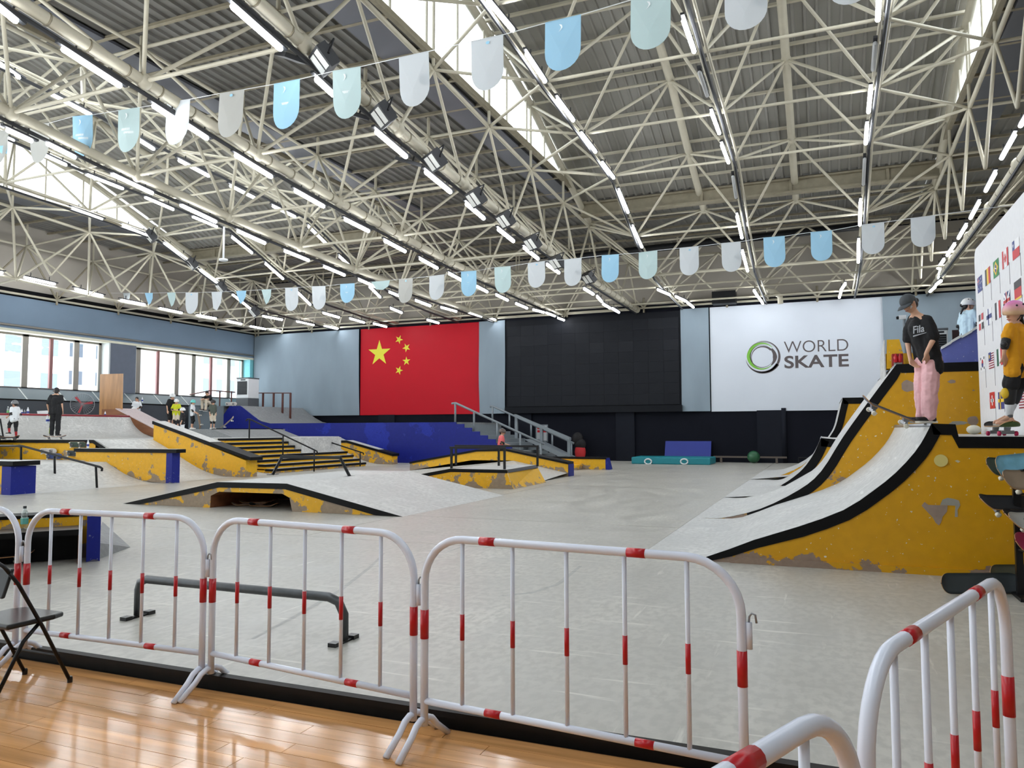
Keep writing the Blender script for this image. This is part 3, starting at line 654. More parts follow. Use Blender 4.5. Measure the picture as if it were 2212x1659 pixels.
# the rows go on overhead, behind the viewer
for k,X in (('F',-8.75),('P2',-12.7),('P3',-16.7),('S2',SC[0]),('S4',SC[2])):
    zf = zL if k in ('F','P2','P3','S5') else zS
    for j_,y in enumerate((7.0,3.0,-3.0)):
        if k in ('S2','S3','S4') and y > 5: continue
        fixture(V(X,y+.7,zf(y+.7)-.28),V(X,y-.7,zf(y-.7)-.28),'lit tube lights overhead','%s lit tube overhead, %s'%(ORD[j_],ROWS[k][2]))
# cable trunking along the rows, part of the roof frame
_fr = frame('dark cable trunking hung under the roof frame along the light rows')
for k,X in (('F',-8.75),('P2',-12.7),('P3',-16.7),('S2',SC[0]),('S3',SC[1]),('S4',SC[2]),('S5',4.4),('L1',-18.75),('L2',-22.8),('L3',-26.9)):
    zf = zL if k in ('F','P2','P3','S5') else zS; mb = MB(); mb.tube([(X,y,zf(y)-.2) for y in YA],.045,6); mb.obj('cable_tray','housing',_fr)
# floodlights
def floodlight(p, s, label, group, tilt=0.):
    t = thing('floodlight',label,'floodlight',p,group); f = V(-.45,-.6,-.66).normalized(); x = f.cross(V(0,0,1)).normalized(); u = x.cross(f)
    mb = MB(); mb.obox(p,x*s*.5,u*s*.42,f*s*.2); mb.prism([p-f*s*.2+x*s*.35+u*s*.3,p-f*s*.2-x*s*.35+u*s*.3,p-f*s*.2-x*s*.35-u*s*.3,p-f*s*.2+x*s*.35-u*s*.3],-f*s*.12); mb.obj('housing','housing',t)
    for k in (-1,1):
        mb = MB(); mb.obox(p+f*s*.205+x*s*.23*k,x*s*.18,u*s*.33,f*.006); mb.obj('lens','lens',t)
    mb = MB(); mb.tube([p+x*s*.52,p+x*s*.52-f*s*.5+u*s*.3,p-x*s*.52-f*s*.5+u*s*.3,p-x*s*.52],.02,6); mb.obj('bracket','black_metal',t)
for i,(px,py) in enumerate(((700,128),(828,248),(940,346),(1028,427),(1092,474),(1150,524),(1203,566),(1272,600))):
    p = onx(px,py,-8.35); floodlight(p,.52,ORD[i]+' black floodlight from the viewer along the thick pipe','floodlights on the thick pipe')
for i,(px,py) in enumerate(((640,128),(775,250),(890,352))):
    p = onx(px,py,-9.1); t = thing('floodlight',ORD[i]+' floodlight seen from behind on the far side of the thick pipe','floodlight',p,'floodlights seen from behind')
    mb = MB(); mb.obox(p+V(-.1,0,.05),V(.2,-.1,-.1),V(.1,.22,0),V(.02,.0,.04)); mb.obj('housing','housing',t); mb = MB(); mb.tube([p,p+V(.1,.05,.35)],.02,6); mb.obj('bracket','black_metal',t)
for i,(px,py) in enumerate(((325,510),(415,570),(478,620),(549,674))):
    p = onx(px,py,-26.9); floodlight(p,.6,ORD[i]+' floodlight from the viewer in the row nearest the windows','floodlights near the window row')
# ================================================================== BUNTING
def bunting(lst, dep, name, cordlab):
    pts = []
    for i,(xl,yl,xr,yr,h,mat,fold) in enumerate(lst):
        a = ond(xl,yl,dep(xl)); b = ond(xr,yr,dep(xr)); pts += [a,b]; wv = b-a; wd = wv.length; H = ond(xl,yl+h,dep((xl+xr)/2)); H = abs(H.z-ond(xl,yl,dep((xl+xr)/2)).z)
        x = wv.normalized(); nrm = x.cross(V(0,0,1)).normalized()
        t = thing('bunting_flag', '%s bunting flag, %s from the left on the %s'%({'banner_white':'white','banner_blue':'sky blue printed','banner_pale':'pale green','banner_grey':'pale grey'}[mat]+(' folded-over' if fold else ''),ORD[i],name),'bunting flag',(a+b)/2,name)
        if fold == 0:
            out = [(0,0),(wd,0)]; r = wd/2; out += [(wd,-(H-r)*.5),(wd,-(H-r))]+[(r+r*math.cos(q),-(H-r)-r*math.sin(q)) for q in [math.pi*k/12 for k in range(1,12)]]+[(0,-(H-r)),(0,-(H-r)*.5)]
        elif fold == 1: out = [(0,0),(wd,0),(wd*.98,-H*.45),(wd*.8,-H*.85),(wd*.6,-H),(wd*.35,-H*.6)]
        else: out = [(0,0),(wd,0),(wd*.95,-H*.6),(wd*.7,-H),(wd*.35,-H*.9)]
        bend = .06*wd
        P3 = [a+x*u_+V(0,0,1)*v_+nrm*(bend*math.sin(math.pi*u_/wd)+.05*v_*math.sin(i)) for u_,v_ in out]
        mb = MB(); c = sum(P3,V(0,0,0))/len(P3)+nrm*bend*.5; n = len(P3)
        mb.add(P3+[c]+[p+nrm*.004 for p in P3]+[c+nrm*.004],[(k,(k+1)%n,n) for k in range(n)]+[(n+1+(k+1)%n,n+1+k,2*n+1) for k in range(n)]+[(k,n+1+k,n+1+(k+1)%n,(k+1)%n) for k in range(n)]); mb.obj('cloth',mat,t)
        mb = MB(); mb.tube([a,b],.008,6); mb.obj('hem',mat,t)
        if fold == 0:
            q = (bend+.02)*1.0
            def pt(u_,v_): return a+x*(u_*wd)+V(0,0,1)*(-v_*H)-nrm*.012+nrm*(bend*math.sin(math.pi*u_))*1.0+nrm*(.05*(-v_*H)*math.sin(i))
            if mat in ('banner_blue','banner_pale'):
                mb = MB()
                for rw,(v0,us) in enumerate(((.44,(.18,.62)),(.52,(.36,.82)))):
                    k = us[0]
                    while k < us[1]:
                        mb.add([pt(k,v0),pt(k+.035,v0),pt(k+.035,v0+.05),pt(k,v0+.05)],[(0,1,2,3)]); k += .052
                sw = [(.42,.1),(.5,.12),(.52,.17),(.46,.22),(.4,.25),(.46,.2),(.48,.16),(.45,.13)]
                mb.add([pt(*s_) for s_ in sw],[tuple(range(len(sw)))]); mb.obj('print','banner_print',t)
            elif i % 2 == 0:
                mb = MB(); mb.add([pt(*s_) for s_ in ((.72,.42),(.98,.4),(.98,.62),(.8,.62),(.68,.54))],[(0,1,2,3,4)]); mb.obj('print','banner_patch',t)
            else:
                mb = MB(); mb.add([pt(.55+.06*math.cos(k),.1+.03*math.sin(k)) for k in [2*math.pi*j/10 for j in range(10)]],[tuple(range(10))]); mb.obj('print','banner_patch',t)
    pts = [pts[0]+(pts[0]-pts[1]).normalized()*1.5]+pts+[pts[-1]+(pts[-1]-pts[-2]).normalized()*2.0]
    mb = MB(); mb.tube(pts,.006,5); tag(mb.obj('bunting_line','white_plastic'),cordlab,'cord')
w_, bl, pa, gr = 'banner_white','banner_blue','banner_pale','banner_grey'
b1 = [(-26,286,18,281,82,gr,0),(65,269,106,266,87,gr,0),(157,252,200,248,92,bl,0),(256,239,302,232,97,pa,0),(361,222,411,214,100,w_,0),(475,202,528,193,105,gr,0),(592,182,648,171,107,bl,0),(719,154,779,144,111,pa,0),(862,125,926,111,115,w_,0),(1018,90,1087,75,117,w_,0),(1178,50,1255,32,118,bl,0),(1363,0,1449,-18,124,pa,0),(1565,-42,1657,-62,124,w_,0),(1785,-100,1882,-122,126,w_,0)]
bunting(b1, lambda x: F_PX*.5/(37+.035*x), 'nearer bunting line', 'thin cord of the nearer bunting line')
b2 = [(266,633,281,633,22,w_,1),(313,633,330,633,26,bl,1),(361,632,379,632,31,pa,1),(401,632,428,632,47,w_,0),(457,631,480,630,41,w_,2),(510,629,532,628,29,bl,1),(565,626,586,625,33,pa,1),(616,622,644,621,51,w_,0),(674,619,703,618,51,w_,0),(735,614,766,612,42,bl,0),(802,609,842,606,20,pa,2),(862,603,892,601,54,gr,0),(928,597,960,593,54,w_,0),(996,587,1029,585,55,bl,0),(1068,578,1103,575,57,pa,0),(1140,569,1177,564,56,w_,0),(1219,561,1256,557,60,w_,0),(1300,552,1337,549.5,61,bl,0),(1380,546,1420,541,61,pa,0),(1468,536,1509,532,62,w_,0),(1558,526,1600,522,64,w_,0),(1649,514,1695,510,66,bl,0),(1751,502,1797,498,65,bl,0),(1861,486,1910,480,68,w_,0),(1967,472,2020,465,67,w_,0)]
bunting(b2, lambda x: F_PX*.5/(17+.0182*x), 'farther bunting line', 'thin cord of the farther bunting line')
# ================================================================== RAMPS ON THE RIGHT
def z6(x,y): return (1500+x/3.107, 880+y/3.107)
def z5(x,y): return (1700+x/4.148, 600+y/4.148)
XSEAM = -2.235
def smooth_prof(pts, n=26):
    """points (x,z) -> evenly sampled smooth profile (Catmull-Rom)"""
    P = [pts[0]]+list(pts)+[pts[-1]]; out = []
    per = max(2, n//(len(pts)-1))
    for i in range(1,len(P)-2):
        p0,p1,p2,p3 = [Vector((*q,0)) for q in P[i-1:i+3]]
        for k in range(per):
            t = k/per; v = .5*((2*p1)+(p2-p0)*t+(2*p0-5*p1+4*p2-p3)*t*t+(3*p1-p0-3*p2+p3)*t*t*t); out.append((v.x,max(v.y,0.)))
    out.append(tuple(pts[-1])); return out
def quarter(name, label, prof, y0, y1, deck, x1, band=.105, side='yellow_near', skin='ramp_skin', zfloor=0.0, band_from=.02):
    """quarter pipe rising towards +x: skin on prof, black edge band, painted near side wall; deck = [(x,z)...] after the coping"""
    q = thing(name, label, 'ramp', (prof[0][0], y0, 0))
    P = smooth_prof(prof); n = len(P)
    vs = [(x,y,z+.002) for y in (y0,y1) for x,z in P]
    mb = MB(); mb.add(vs,[(i,i+1,n+i+1,n+i) for i in range(n-1)])
    mb.obj('riding_surface',skin,q,True)
    D_ = [P[-1]]+deck
    mb = MB()
    for (xa,za),(xb,zb) in zip(D_[:-1],D_[1:]): mb.add([(xa,y0,za),(xb,y0,zb),(xb,y1,zb),(xa,y1,za)],[(0,1,2,3)])
    mb.obj('deck','ramp_skin',q)
    full_all = P+deck; k0 = next((i for i,(x,z) in enumerate(full_all) if z > band_from), 0); full = full_all[k0:]; nP = len(P)-k0
    lo = []
    for i,(x,z) in enumerate(full):
        a = Vector(full[max(i-1,0)]); b = Vector(full[min(i+1,len(full)-1)]); t = (b-a); t.normalize(); nn = Vector((t.y,-t.x)); bb = band*min(1,.6+i*.1)
        if i >= nP-1: nn = (nn+Vector((0,-.6))).normalized() if i < len(full)-1 else Vector((0,-1))
        lo.append((x+nn.x*bb, max(z+nn.y*bb, zfloor)))
    mb = MB(); m = len(full)
    mb.add([(x,y0-.012,z) for x,z in full]+[(x,y0-.012,z) for x,z in lo]+[(x,y0+.02,z) for x,z in full]+[(x,y0+.02,z) for x,z in lo],
           [(i,m+i,m+i+1,i+1) for i in range(m-1)]+[(2*m+i,2*m+i+1,3*m+i+1,3*m+i) for i in range(m-1)]+[(m+i,3*m+i,3*m+i+1,m+i+1) for i in range(m-1)]+[(i,i+1,2*m+i+1,2*m+i) for i in range(m-1)])
    mb.obj('edge_band','edge_black',q)
    mb = MB(); ng = [(x,y0,z-.004) for x,z in full_all]+[(full[-1][0],y0,zfloor),(full_all[0][0],y0,zfloor)]
    mb.add(ng,[tuple(range(len(ng)-1,-1,-1))])
    mb.add([(full[-1][0],y0,zfloor),(full[-1][0],y1,zfloor),(full[-1][0],y1,full[-1][1]),(full[-1][0],y0,full[-1][1])],[(0,1,2,3)])
    mb.obj('side_panel',side,q)
    # coping pipe
    cxz = P[-1]; mb = MB(); mb.tube([(cxz[0],y0,cxz[1]-.02),(cxz[0],y1,cxz[1]-.02)],.028,10); mb.obj('coping','zinc',q,True)
    return q
ya = 9.64
A_prof = [(XSEAM,0),(-1.75,.006)]+[(p.x,p.z) for p in (ony(*z6(*v),ya) for v in [(80,995),(400,890),(700,800),(1000,690),(1200,560),(1350,440),(1480,300),(1550,190),(1590,108)])]
A_prof[2] = (A_prof[2][0],.05)
zc = A_prof[-1][1]
quarter('quarter_pipe','near quarter pipe with pale skin, thick black edge and chipped yellow side',A_prof,ya,14.2,[(1.345,zc-.01),(1.37,1.527),(4.6,1.527)],4.6,.125)
# foot strip along the near yellow side, with its own edge
mb = MB(); mb.prism([(-1.1,ya-.03,0),(4.6,ya-.03,0),(4.6,ya-.03,.085),(-.92,ya-.03,.075)],(0,.03,0)); tag(mb.obj('kick_board','yellow_near'),'chipped yellow kick board along the foot of the near quarter pipe','board')
# flaked patches with the bare wood showing
pt = lambda px,py: ony(px,py,ya-.006)
C('bare_wood',(150,130,116),.7,.25)
C('filler_grey',(150,146,136),.7,.1)
def patch(label, pts, mat='bare_wood'):
    mb = MB(); P = [pt(*p) for p in pts]; mb.prism(P,(0,.012,0)); tag(mb.obj('flaked_patch',mat),label,'patch','flaked paint on the near quarter pipe')
def w6(*v): return [z6(a,b) for a,b in v]
patch('torn triangular patch of bare wood on the near yellow side',w6((1525,660),(1545,635),(1570,655),(1700,658),(1695,700),(1665,735),(1655,775),(1640,792),(1620,775),(1600,740)))
patch('grey filler patch hooked beside the torn triangle on the yellow side',w6((1650,655),(1665,620),(1700,607),(1745,615),(1775,625),(1785,655),(1765,690),(1768,735),(1748,735),(1752,660),(1720,658)),'filler_grey')
mb = MB(); c = pt(2032.5,995); mb.lathe([(.068,0),(.068,.006)],c,(0,-1,0),20); tag(mb.obj('round_sticker',C('cream_disc',(212,196,120),.6)),'round cream disc on the near yellow side','disc')
patch('small oval pale chip beside the round cream disc',w6((1748,360),(1765,353),(1785,362),(1770,372)),C('chip_pale',(190,184,160),.7))
# B, the tall one
YB_ = 14.2
B_prof = [(XSEAM,0),(-1.75,.015)]+[(p.x,p.z) for p in (ony(*v,YB_) for v in [z6(440,682),z6(700,555),z6(850,430),z5(500,1430),z5(730,1110),z5(980,775)])]
quarter('quarter_pipe','tall steep quarter pipe with black edge behind the near one',B_prof,YB_,18.6,[(1.22,B_prof[-1][1]),(4.6,B_prof[-1][1])],4.6,.15,'yellow_near',band_from=.1)
zb = B_prof[-1][1]
def bpatch(label, cx, cy, rx, rz, mat='bare_wood', seed=1):
    rnd = random.Random(seed); c = ony(cx,cy,YB_-.006); P = []
    for k in range(14):
        a = 2*math.pi*k/14; r = rnd.uniform(.8,1.15); P.append(c+V(rx*r*math.cos(a),0,rz*r*math.sin(a)))
    mb = MB(); mb.prism(P,(0,.012,0)); tag(mb.obj('flaked_patch',mat),label,'patch','flaked paint on the tall quarter pipe')
bpatch('round patch of bare wood beside the pink trousers',1963,834,.115,.1,'bare_wood',2); bpatch('small patch of bare wood high on the yellow wall behind the pink trousers',2056,824,.06,.03,'bare_wood',3)
bpatch('patch of bare wood low on the yellow wall beside the flag backdrop',2103,909,.08,.09,'bare_wood',4); bpatch('pale torn patch at the foot of the yellow wall behind the deck',2070,914,.13,.03,'filler_grey',5)
# C, a low one further on, and D, a steeper one at the back
yc = 21.6
C_prof = [(XSEAM,0),(-1.75,.01)]+[(p.x,p.z) for p in (ony(*z6(*v),yc) for v in [(545,540),(700,440),(790,330),(840,225),(850,205)])]
quarter('quarter_pipe','low quarter pipe with black edge and orange side beyond the tall one',C_prof,yc,25.5,[(C_prof[-1][0]+.3,C_prof[-1][1]-.03),(3.5,C_prof[-1][1]-.05)],3.5,.22,'yellow_near',band_from=.1)
yd = 26.5
dq = [ony(*z5(*v),yd) for v in [(400,1400),(440,1320),(470,1200),(500,1075)]]
D_prof = [(XSEAM,0),(-1.5,.05),(-.7,.42),(-.1,1.0)]+[(p.x,p.z) for p in dq]
quarter('quarter_pipe','far steep quarter pipe with black edge nearest the far wall',D_prof,yd,31.5,[(1.4,D_prof[-1][1]),(4.5,D_prof[-1][1])],4.5,.2,'yellow_near',band_from=.9)
# low bank that joins the ramp feet beyond
mb = MB(); mb.add([(XSEAM,18.6,.004),(-1.0,18.6,.1),(-1.0,21.6,.1),(XSEAM,21.6,.004),(.8,18.6,1.2),(.8,21.6,1.2)],[(0,1,2,3),(1,4,5,2)]); tag(mb.obj('bank_ramp','ramp_skin'),'pale bank filling the gap between the tall and the low quarter pipe','ramp')
mb = MB(); mb.add([(XSEAM,25.5,.004),(-1.1,25.5,.12),(-1.1,26.5,.12),(XSEAM,26.5,.004),(.3,25.5,1.0),(.3,26.5,1.0)],[(0,1,2,3),(1,4,5,2)]); tag(mb.obj('bank_ramp','ramp_skin'),'pale bank between the low and the far quarter pipe','ramp')
# things on the tall ramp's deck
p = ony(2033,779,YB_+.4); a, b, c = ony(2033,752,YB_+.5), ony(2112,698,YB_+.5), ony(2112,781,YB_+.5)
bw = thing('launch_ramp','faded blue wedge with a battered white top edge on the tall deck','ramp',(a.x,YB_+.5,zb))
mb = MB(); mb.prism([(a.x,YB_+.5,zb),(b.x+1.6,YB_+.5,zb),(b.x+1.6,YB_+.5,b.z+.9),(a.x,YB_+.5,a.z)],(0,1.6,0)); mb.obj('side','blue_faded',bw)
mb = MB(); d_ = (V(b.x+1.6,0,b.z+.9)-V(a.x,0,a.z)); 
for k in range(14):
    t = k/14; q_ = V(a.x,YB_+.49,a.z)+d_*t; mb.obox(q_+d_*(.5/14)+V(0,0,.012*math.sin(k*2.1)),d_*(.5/14),V(0,.03,0),V(0,0,.022))
mb.obj('top_edge','white_plastic',bw)
yp_ = 15.2
a, b = ony(1915,790,yp_), ony(1936,733,yp_)
yp = thing('yellow_panel','upright yellow panel with a pale side standing at the edge of the tall deck','panel',(a.x,yp_,zb))
mb = MB(); mb.prism([(a.x,yp_,zb),(a.x+.33,yp_,zb),(a.x+.22,yp_,b.z),(a.x+.02,yp_,b.z)],(0,.05,0)); mb.obj('face','yellow_far',yp)
mb = MB(); mb.prism([(a.x-.01,yp_,zb-.9),(a.x-.01,yp_,b.z),(a.x-.01,yp_+1.2,b.z-.25),(a.x-.01,yp_+1.2,zb-.9)],(-.02,0,0)); mb.obj('side','ramp_skin',yp)
a, b = ony(1928,790,14.9), ony(1951,766,14.9)
fc = thing('extinguisher_box','red fire extinguisher box with a glass front on the tall deck','box',(a.x,14.9,zb))
mb = MB(); mb.box((a.x,14.9,zb),(b.x,15.1,b.z+.02)); mb.obj('case',C('box_red',(150,24,26),.4),fc)
mb = MB(); mb.box((a.x+.02,14.89,zb+.02),(b.x-.02,14.9,zb+.1)); mb.obj('label_plate','filler_grey',fc)
for k in (.3,.7):
    mb = MB(); xx = a.x+(b.x-a.x)*k; mb.lathe([(.02,0),(.035,.01),(.035,.1),(.015,.13),(.012,.16)],(xx,14.88,zb+.08)); mb.obj('extinguisher','red_tape',fc,True)
mb = MB(); q0 = ony(1985,775,15.6); mb.box((q0.x-.55,15.55,zb),(q0.x+.2,15.6,zb+.3)); tag(mb.obj('low_board','yellow_far'),'low yellow board behind the red box on the tall deck','board')
# wall camera on a pole
p0, p1 = ony(1956,780,18.2), ony(1956,690,18.2)
cm = thing('camera_stand','small white camera on a thin pole behind the person in the cap','camera',(p0.x,18.2,zb))
mb = MB(); mb.tube([(p0.x,18.2,zb),(p0.x,18.2,p1.z)],.03,8); mb.obj('pole','grey_metal',cm)
mb = MB(); mb.obox(V(p0.x-.03,18.2,p1.z+.05),V(.07,0,0),V(0,.04,0),V(0,0,.04)); mb.obj('camera_body','white_plastic',cm); mb = MB(); mb.lathe([(.032,0),(.036,.02),(.03,.05)],(p0.x-.1,18.2,p1.z+.045),(-1,0,-.1),12); mb.obj('lens','duct_black',cm)
def cooler(label, a, b, yd_, par=None, grille_dark=True):
    """evaporative air cooler: a..b = lower-left and upper-right corners seen from the front (y fixed)"""
    t = thing('air_cooler',label,'air cooler',((a.x+b.x)/2,a.y,a.z)); w = b.x-a.x; h = b.z-a.z; y = a.y
    mb = MB(); mb.box((a.x,y,a.z+h*.3),(b.x,y+yd_,b.z-h*.04)); bevel(mb.obj('body','white_plastic',t),.02)
    mb = MB(); mb.box((a.x-.01,y-.01,a.z),(b.x+.01,y+yd_+.01,a.z+h*.3)); bevel(mb.obj('tank',C('cooler_grey',(86,90,94),.5),t),.02)
    mb = MB(); mb.box((a.x-.01,y-.01,b.z-h*.04),(b.x+.01,y+yd_+.01,b.z)); mb.obj('lid','cooler_grey',t)
    mb = MB(); mb.box((a.x+w*.08,y-.01,a.z+h*.42),(b.x-w*.1,y,b.z-h*.13)); g = mb.obj('grille','duct_black',t)
    for k in range(9):
        z = a.z+h*.44+(h*.42)*k/9; mb = MB(); mb.box((a.x+w*.1,y-.02,z),(b.x-w*.12,y-.008,z+h*.012)); mb.obj('slat','cooler_grey',g)
    mb = MB(); mb.box((a.x+w*.35,y-.012,b.z-h*.1),(a.x+w*.75,y,b.z-h*.065)); mb.obj('control_panel','duct_black',t)
a, b = ony(2018,790,17.9), ony(2047,708,17.9); a.z = zb; cooler('white air cooler standing behind the person in the cap',a,b,.5)
a, b = ony(2058,742,18.3), ony(2079,712,18.3); mb = MB(); mb.box((a.x,18.3,zb),(b.x,18.35,b.z)); tag(mb.obj('dark_board',C('maroon',(58,34,36),.6)),'dark maroon board leaning behind the blue wedge','board')
# ---- flag backdrop on the near deck
XB = 2.24; zt_, z0_ = 4.385, 1.532; yfar, ynear = 13.6, 9.75
bd = thing('flag_backdrop','tall white backdrop board printed with rows of national flags','backdrop',(XB,11,z0_))
R0 = .18; out = [(ynear,z0_),(yfar,z0_),(yfar,zt_-R0)]+[(yfar-R0+R0*math.cos(q),zt_-R0+R0*math.sin(q)) for q in [math.pi/2*k/6 for k in range(1,7)]]+[(ynear,zt_)]
mb = MB(); mb.prism([(XB,y,z) for y,z in out],(.09,0,0)); mb.obj('board',C('board_white',(224,224,226),.5),bd)
for nm,c in (('f_red',(196,40,44)),('f_blue',(44,58,128)),('f_yel',(236,196,52)),('f_blk',(42,40,44)),('f_grn',(24,128,66)),('f_wht',(236,236,238)),('f_gry',(190,190,196)),('f_mar',(146,34,58)),('f_dgrn',(14,92,66)),('f_mast',(150,146,150))): M(nm,c,.5,0,.03)
def fq(u0,v0,u1,v1): return (u0,v0,u1,v1)
def flag(px, py, kind, fw=.36, fh=.235):
    """flag centred on the pixel, printed on the board; u runs from its far edge to its near edge (left to right in view)"""
    c = onx(px,py,XB); y1 = c.y+fw/2; zb_ = c.z-fh/2; lay = [0]
    par = [None]
    def quad(u0,v0,u1,v1,mat,l=1):
        mb = MB(); x = XB-.003-.0015*l
        mb.add([(x,y1-fw*u0,zb_+fh*v0),(x,y1-fw*u1,zb_+fh*v0),(x,y1-fw*u1,zb_+fh*v1),(x,y1-fw*u0,zb_+fh*v1)],[(0,1,2,3)])
        o = mb.obj('flag_print' if par[0] is None else 'flag_field',mat,bd if par[0] is None else par[0])
        if par[0] is None: par[0] = o
    def poly(pts,mat,l=2):
        mb = MB(); x = XB-.003-.0015*l; mb.add([(x,y1-fw*u,zb_+fh*v) for u,v in pts],[tuple(range(len(pts)))]); mb.obj('flag_field',mat,par[0])
    circ = lambda cu,cv,r,n=16: [(cu+r*math.cos(2*math.pi*k/n)*fh/fw,cv+r*math.sin(2*math.pi*k/n)) for k in range(n)]
    if kind == 'stripes_v':
        quad(0,0,1,1,'f_wht',0)
    if kind == 'ensign':
        quad(0,0,1,1,'f_blue',0); quad(0,.5,.5,1,'f_blue'); quad(.2,.5,.3,1,'f_wht',2); quad(0,.7,.5,.8,'f_wht',2); quad(.225,.5,.275,1,'f_red',3); quad(0,.725,.5,.775,'f_red',3)
        for u,v in ((.25,.25),(.75,.8),(.75,.2),(.62,.55),(.86,.58)): poly(circ(u,v,.07,7),'f_wht')
    elif kind == 'tri_kyr': quad(0,0,1,1,'f_yel',0); quad(0,0,.333,1,'f_blk'); quad(.667,0,1,1,'f_red')
    elif kind == 'diamond':
        quad(0,0,1,1,'f_grn',0); poly([(.08,.5),(.5,.08),(.92,.5),(.5,.92)],'f_yel'); poly(circ(.5,.5,.24),'f_blue',3); poly([(.35,.52),(.65,.42),(.65,.48),(.35,.58)],'f_wht',4)
    elif kind == 'leaf':
        quad(0,0,1,1,'f_wht',0); quad(0,0,.25,1,'f_red'); quad(.75,0,1,1,'f_red')
        poly([(.5,.12),(.52,.3),(.63,.3),(.6,.38),(.7,.52),(.64,.55),(.64,.62),(.57,.58),(.57,.74),(.53,.7),(.5,.84),(.47,.7),(.43,.74),(.43,.58),(.36,.62),(.36,.55),(.3,.52),(.4,.38),(.37,.3),(.48,.3)],'f_red')
    elif kind == 'lone_star': quad(0,0,1,1,'f_wht',0); quad(0,0,1,.5,'f_red'); quad(0,.5,.34,1,'f_blue'); poly([(.17+.11*fh/fw*(1 if k%2==0 else .4)*math.cos(math.pi/2+k*math.pi/5)*1.4,.75+.15*(1 if k%2==0 else .4)*math.sin(math.pi/2+k*math.pi/5)) for k in range(10)],'f_wht',3)
    elif kind == 'quarters': quad(0,0,1,1,'f_wht',0); quad(0,.58,.42,1,'f_blk'); quad(.58,.58,1,1,'f_red'); quad(0,0,.42,.42,'f_red'); quad(.58,0,1,.42,'f_blk')
    elif kind == 'blue_cross': quad(0,0,1,1,'f_wht',0); quad(0,.37,1,.63,'f_blue'); quad(.28,0,.46,1,'f_blue')
    elif kind == 'tri_dwr': quad(0,0,1,1,'f_wht',0); quad(0,0,.333,1,'f_blk'); quad(.667,0,1,1,'f_red')
    elif kind == 'saltire': quad(0,0,1,1,'f_blue',0); poly([(0,0),(.12,0),(1,.88),(1,1),(.88,1),(0,.12)],'f_wht'); poly([(0,1),(0,.88),(.88,0),(1,0),(1,.12),(.12,1)],'f_wht',3); quad(.4,0,.6,1,'f_wht',4); quad(0,.35,1,.65,'f_wht',4); quad(.44,0,.56,1,'f_red',5); quad(0,.41,1,.59,'f_red',5)
    elif kind == 'tri_h': quad(0,0,1,1,'f_red',0); quad(0,.6,1,1,'f_blk'); quad(0,0,1,.1,'f_yel')
    elif kind == 'disc':
        quad(0,0,1,1,'f_wht',0); poly(circ(.5,.5,.26),'f_red'); poly([(.5+.26*fh/fw*math.cos(a),.5+.26*math.sin(a)) for a in [math.pi+math.pi*k/10 for k in range(11)]],'f_blue',3)
        for u,v in ((.17,.82),(.83,.82),(.17,.18),(.83,.18)): poly([(u-.06,v-.08),(u+.06,v-.08),(u+.06,v+.08),(u-.06,v+.08)],'f_blk')
    elif kind == 'stripes_canton':
        quad(0,0,1,1,'f_wht',0)
        for k in range(7): quad(0,k/7,1,k/7+1/14,'f_mar')
        quad(0,.5,.5,1,'f_blue',2); poly(circ(.2,.75,.13),'f_yel',3)
    elif kind == 'tri_gwr': quad(0,0,1,1,'f_wht',0); quad(0,0,.333,1,'f_dgrn'); quad(.667,0,1,1,'f_red')
    elif kind == 'white_cross': quad(0,0,1,1,'f_red',0); quad(.42,.2,.58,.8,'f_wht'); quad(.22,.4,.78,.6,'f_wht')
    elif kind == 'yellow_cross': quad(0,0,1,1,'f_blue',0); quad(0,.4,1,.6,'f_yel'); quad(.3,0,.45,1,'f_yel')
    mb = MB(); yy = y1-fw*1.06; mb.box((XB-.004,yy-.006,zb_-fh*1.1),(XB,yy+.006,zb_+fh*.1)); mb.obj('flag_staff','f_mast',bd)
for px,py,k in ((2117,614,'ensign'),(2134,597,'tri_kyr'),(2152,580,'diamond'),(2172,558,'leaf'),(2195,537,'lone_star'),(2120,695,'quarters'),(2137,684,'blue_cross'),(2156,670,'tri_dwr'),(2176,650,'saltire'),(2199,626,'tri_h'),(2123,785,'disc'),(2142,778,'stripes_canton'),(2160,771,'tri_gwr'),(2144,865,'white_cross'),(2163,865,'yellow_cross'),(2209,861,'stripes_canton')): flag(px,py,k)
mb = MB(); c = onz(2120,930,1.56); mb.ball((XB-.16,13.2,1.527+.07),(.1,.14,.07),12,7); tag(mb.obj('cloth_bundle',C('bundle_white',(206,202,186),.8),None,True),'small rolled cream bundle lying at the far foot of the flag backdrop','bundle')
# ================================================================== HUMP IN THE MIDDLE
yf, yr = 12.45, 17.3
fb = thing('funbox','low trapezoid funbox with black edge and a tunnel in its flaking yellow side','ramp',(-10.9,yf,0))
FX = [-14.45,-11.77,-9.99,-7.32]; FZ = [0,.54,.55,0]; bd_ = .11
mb = MB(); mb.add([(x,y,z+.002) for y in (yf,yr) for x,z in zip(FX,FZ)],[(0,1,5,4),(1,2,6,5),(2,3,7,6)]); mb.obj('riding_surface','ramp_skin',fb)
mb = MB(); up_ = [(FX[i],FZ[i]) for i in range(4)]; lo_ = [(FX[0]+.5,0.003),(FX[1]+.05,FZ[1]-bd_),(FX[2]-.04,FZ[2]-bd_),(FX[3]-.58,0.003)]
poly = up_+lo_[::-1]; mb.prism([(x,yf-.015,z) for x,z in [up_[0],up_[1],lo_[1],lo_[0]]],(0,.03,0)); mb.prism([(x,yf-.015,z) for x,z in [up_[1],up_[2],lo_[2],lo_[1]]],(0,.03,0)); mb.prism([(x,yf-.015,z) for x,z in [up_[2],up_[3],lo_[3],lo_[2]]],(0,.03,0)); mb.obj('edge_band','edge_black',fb)
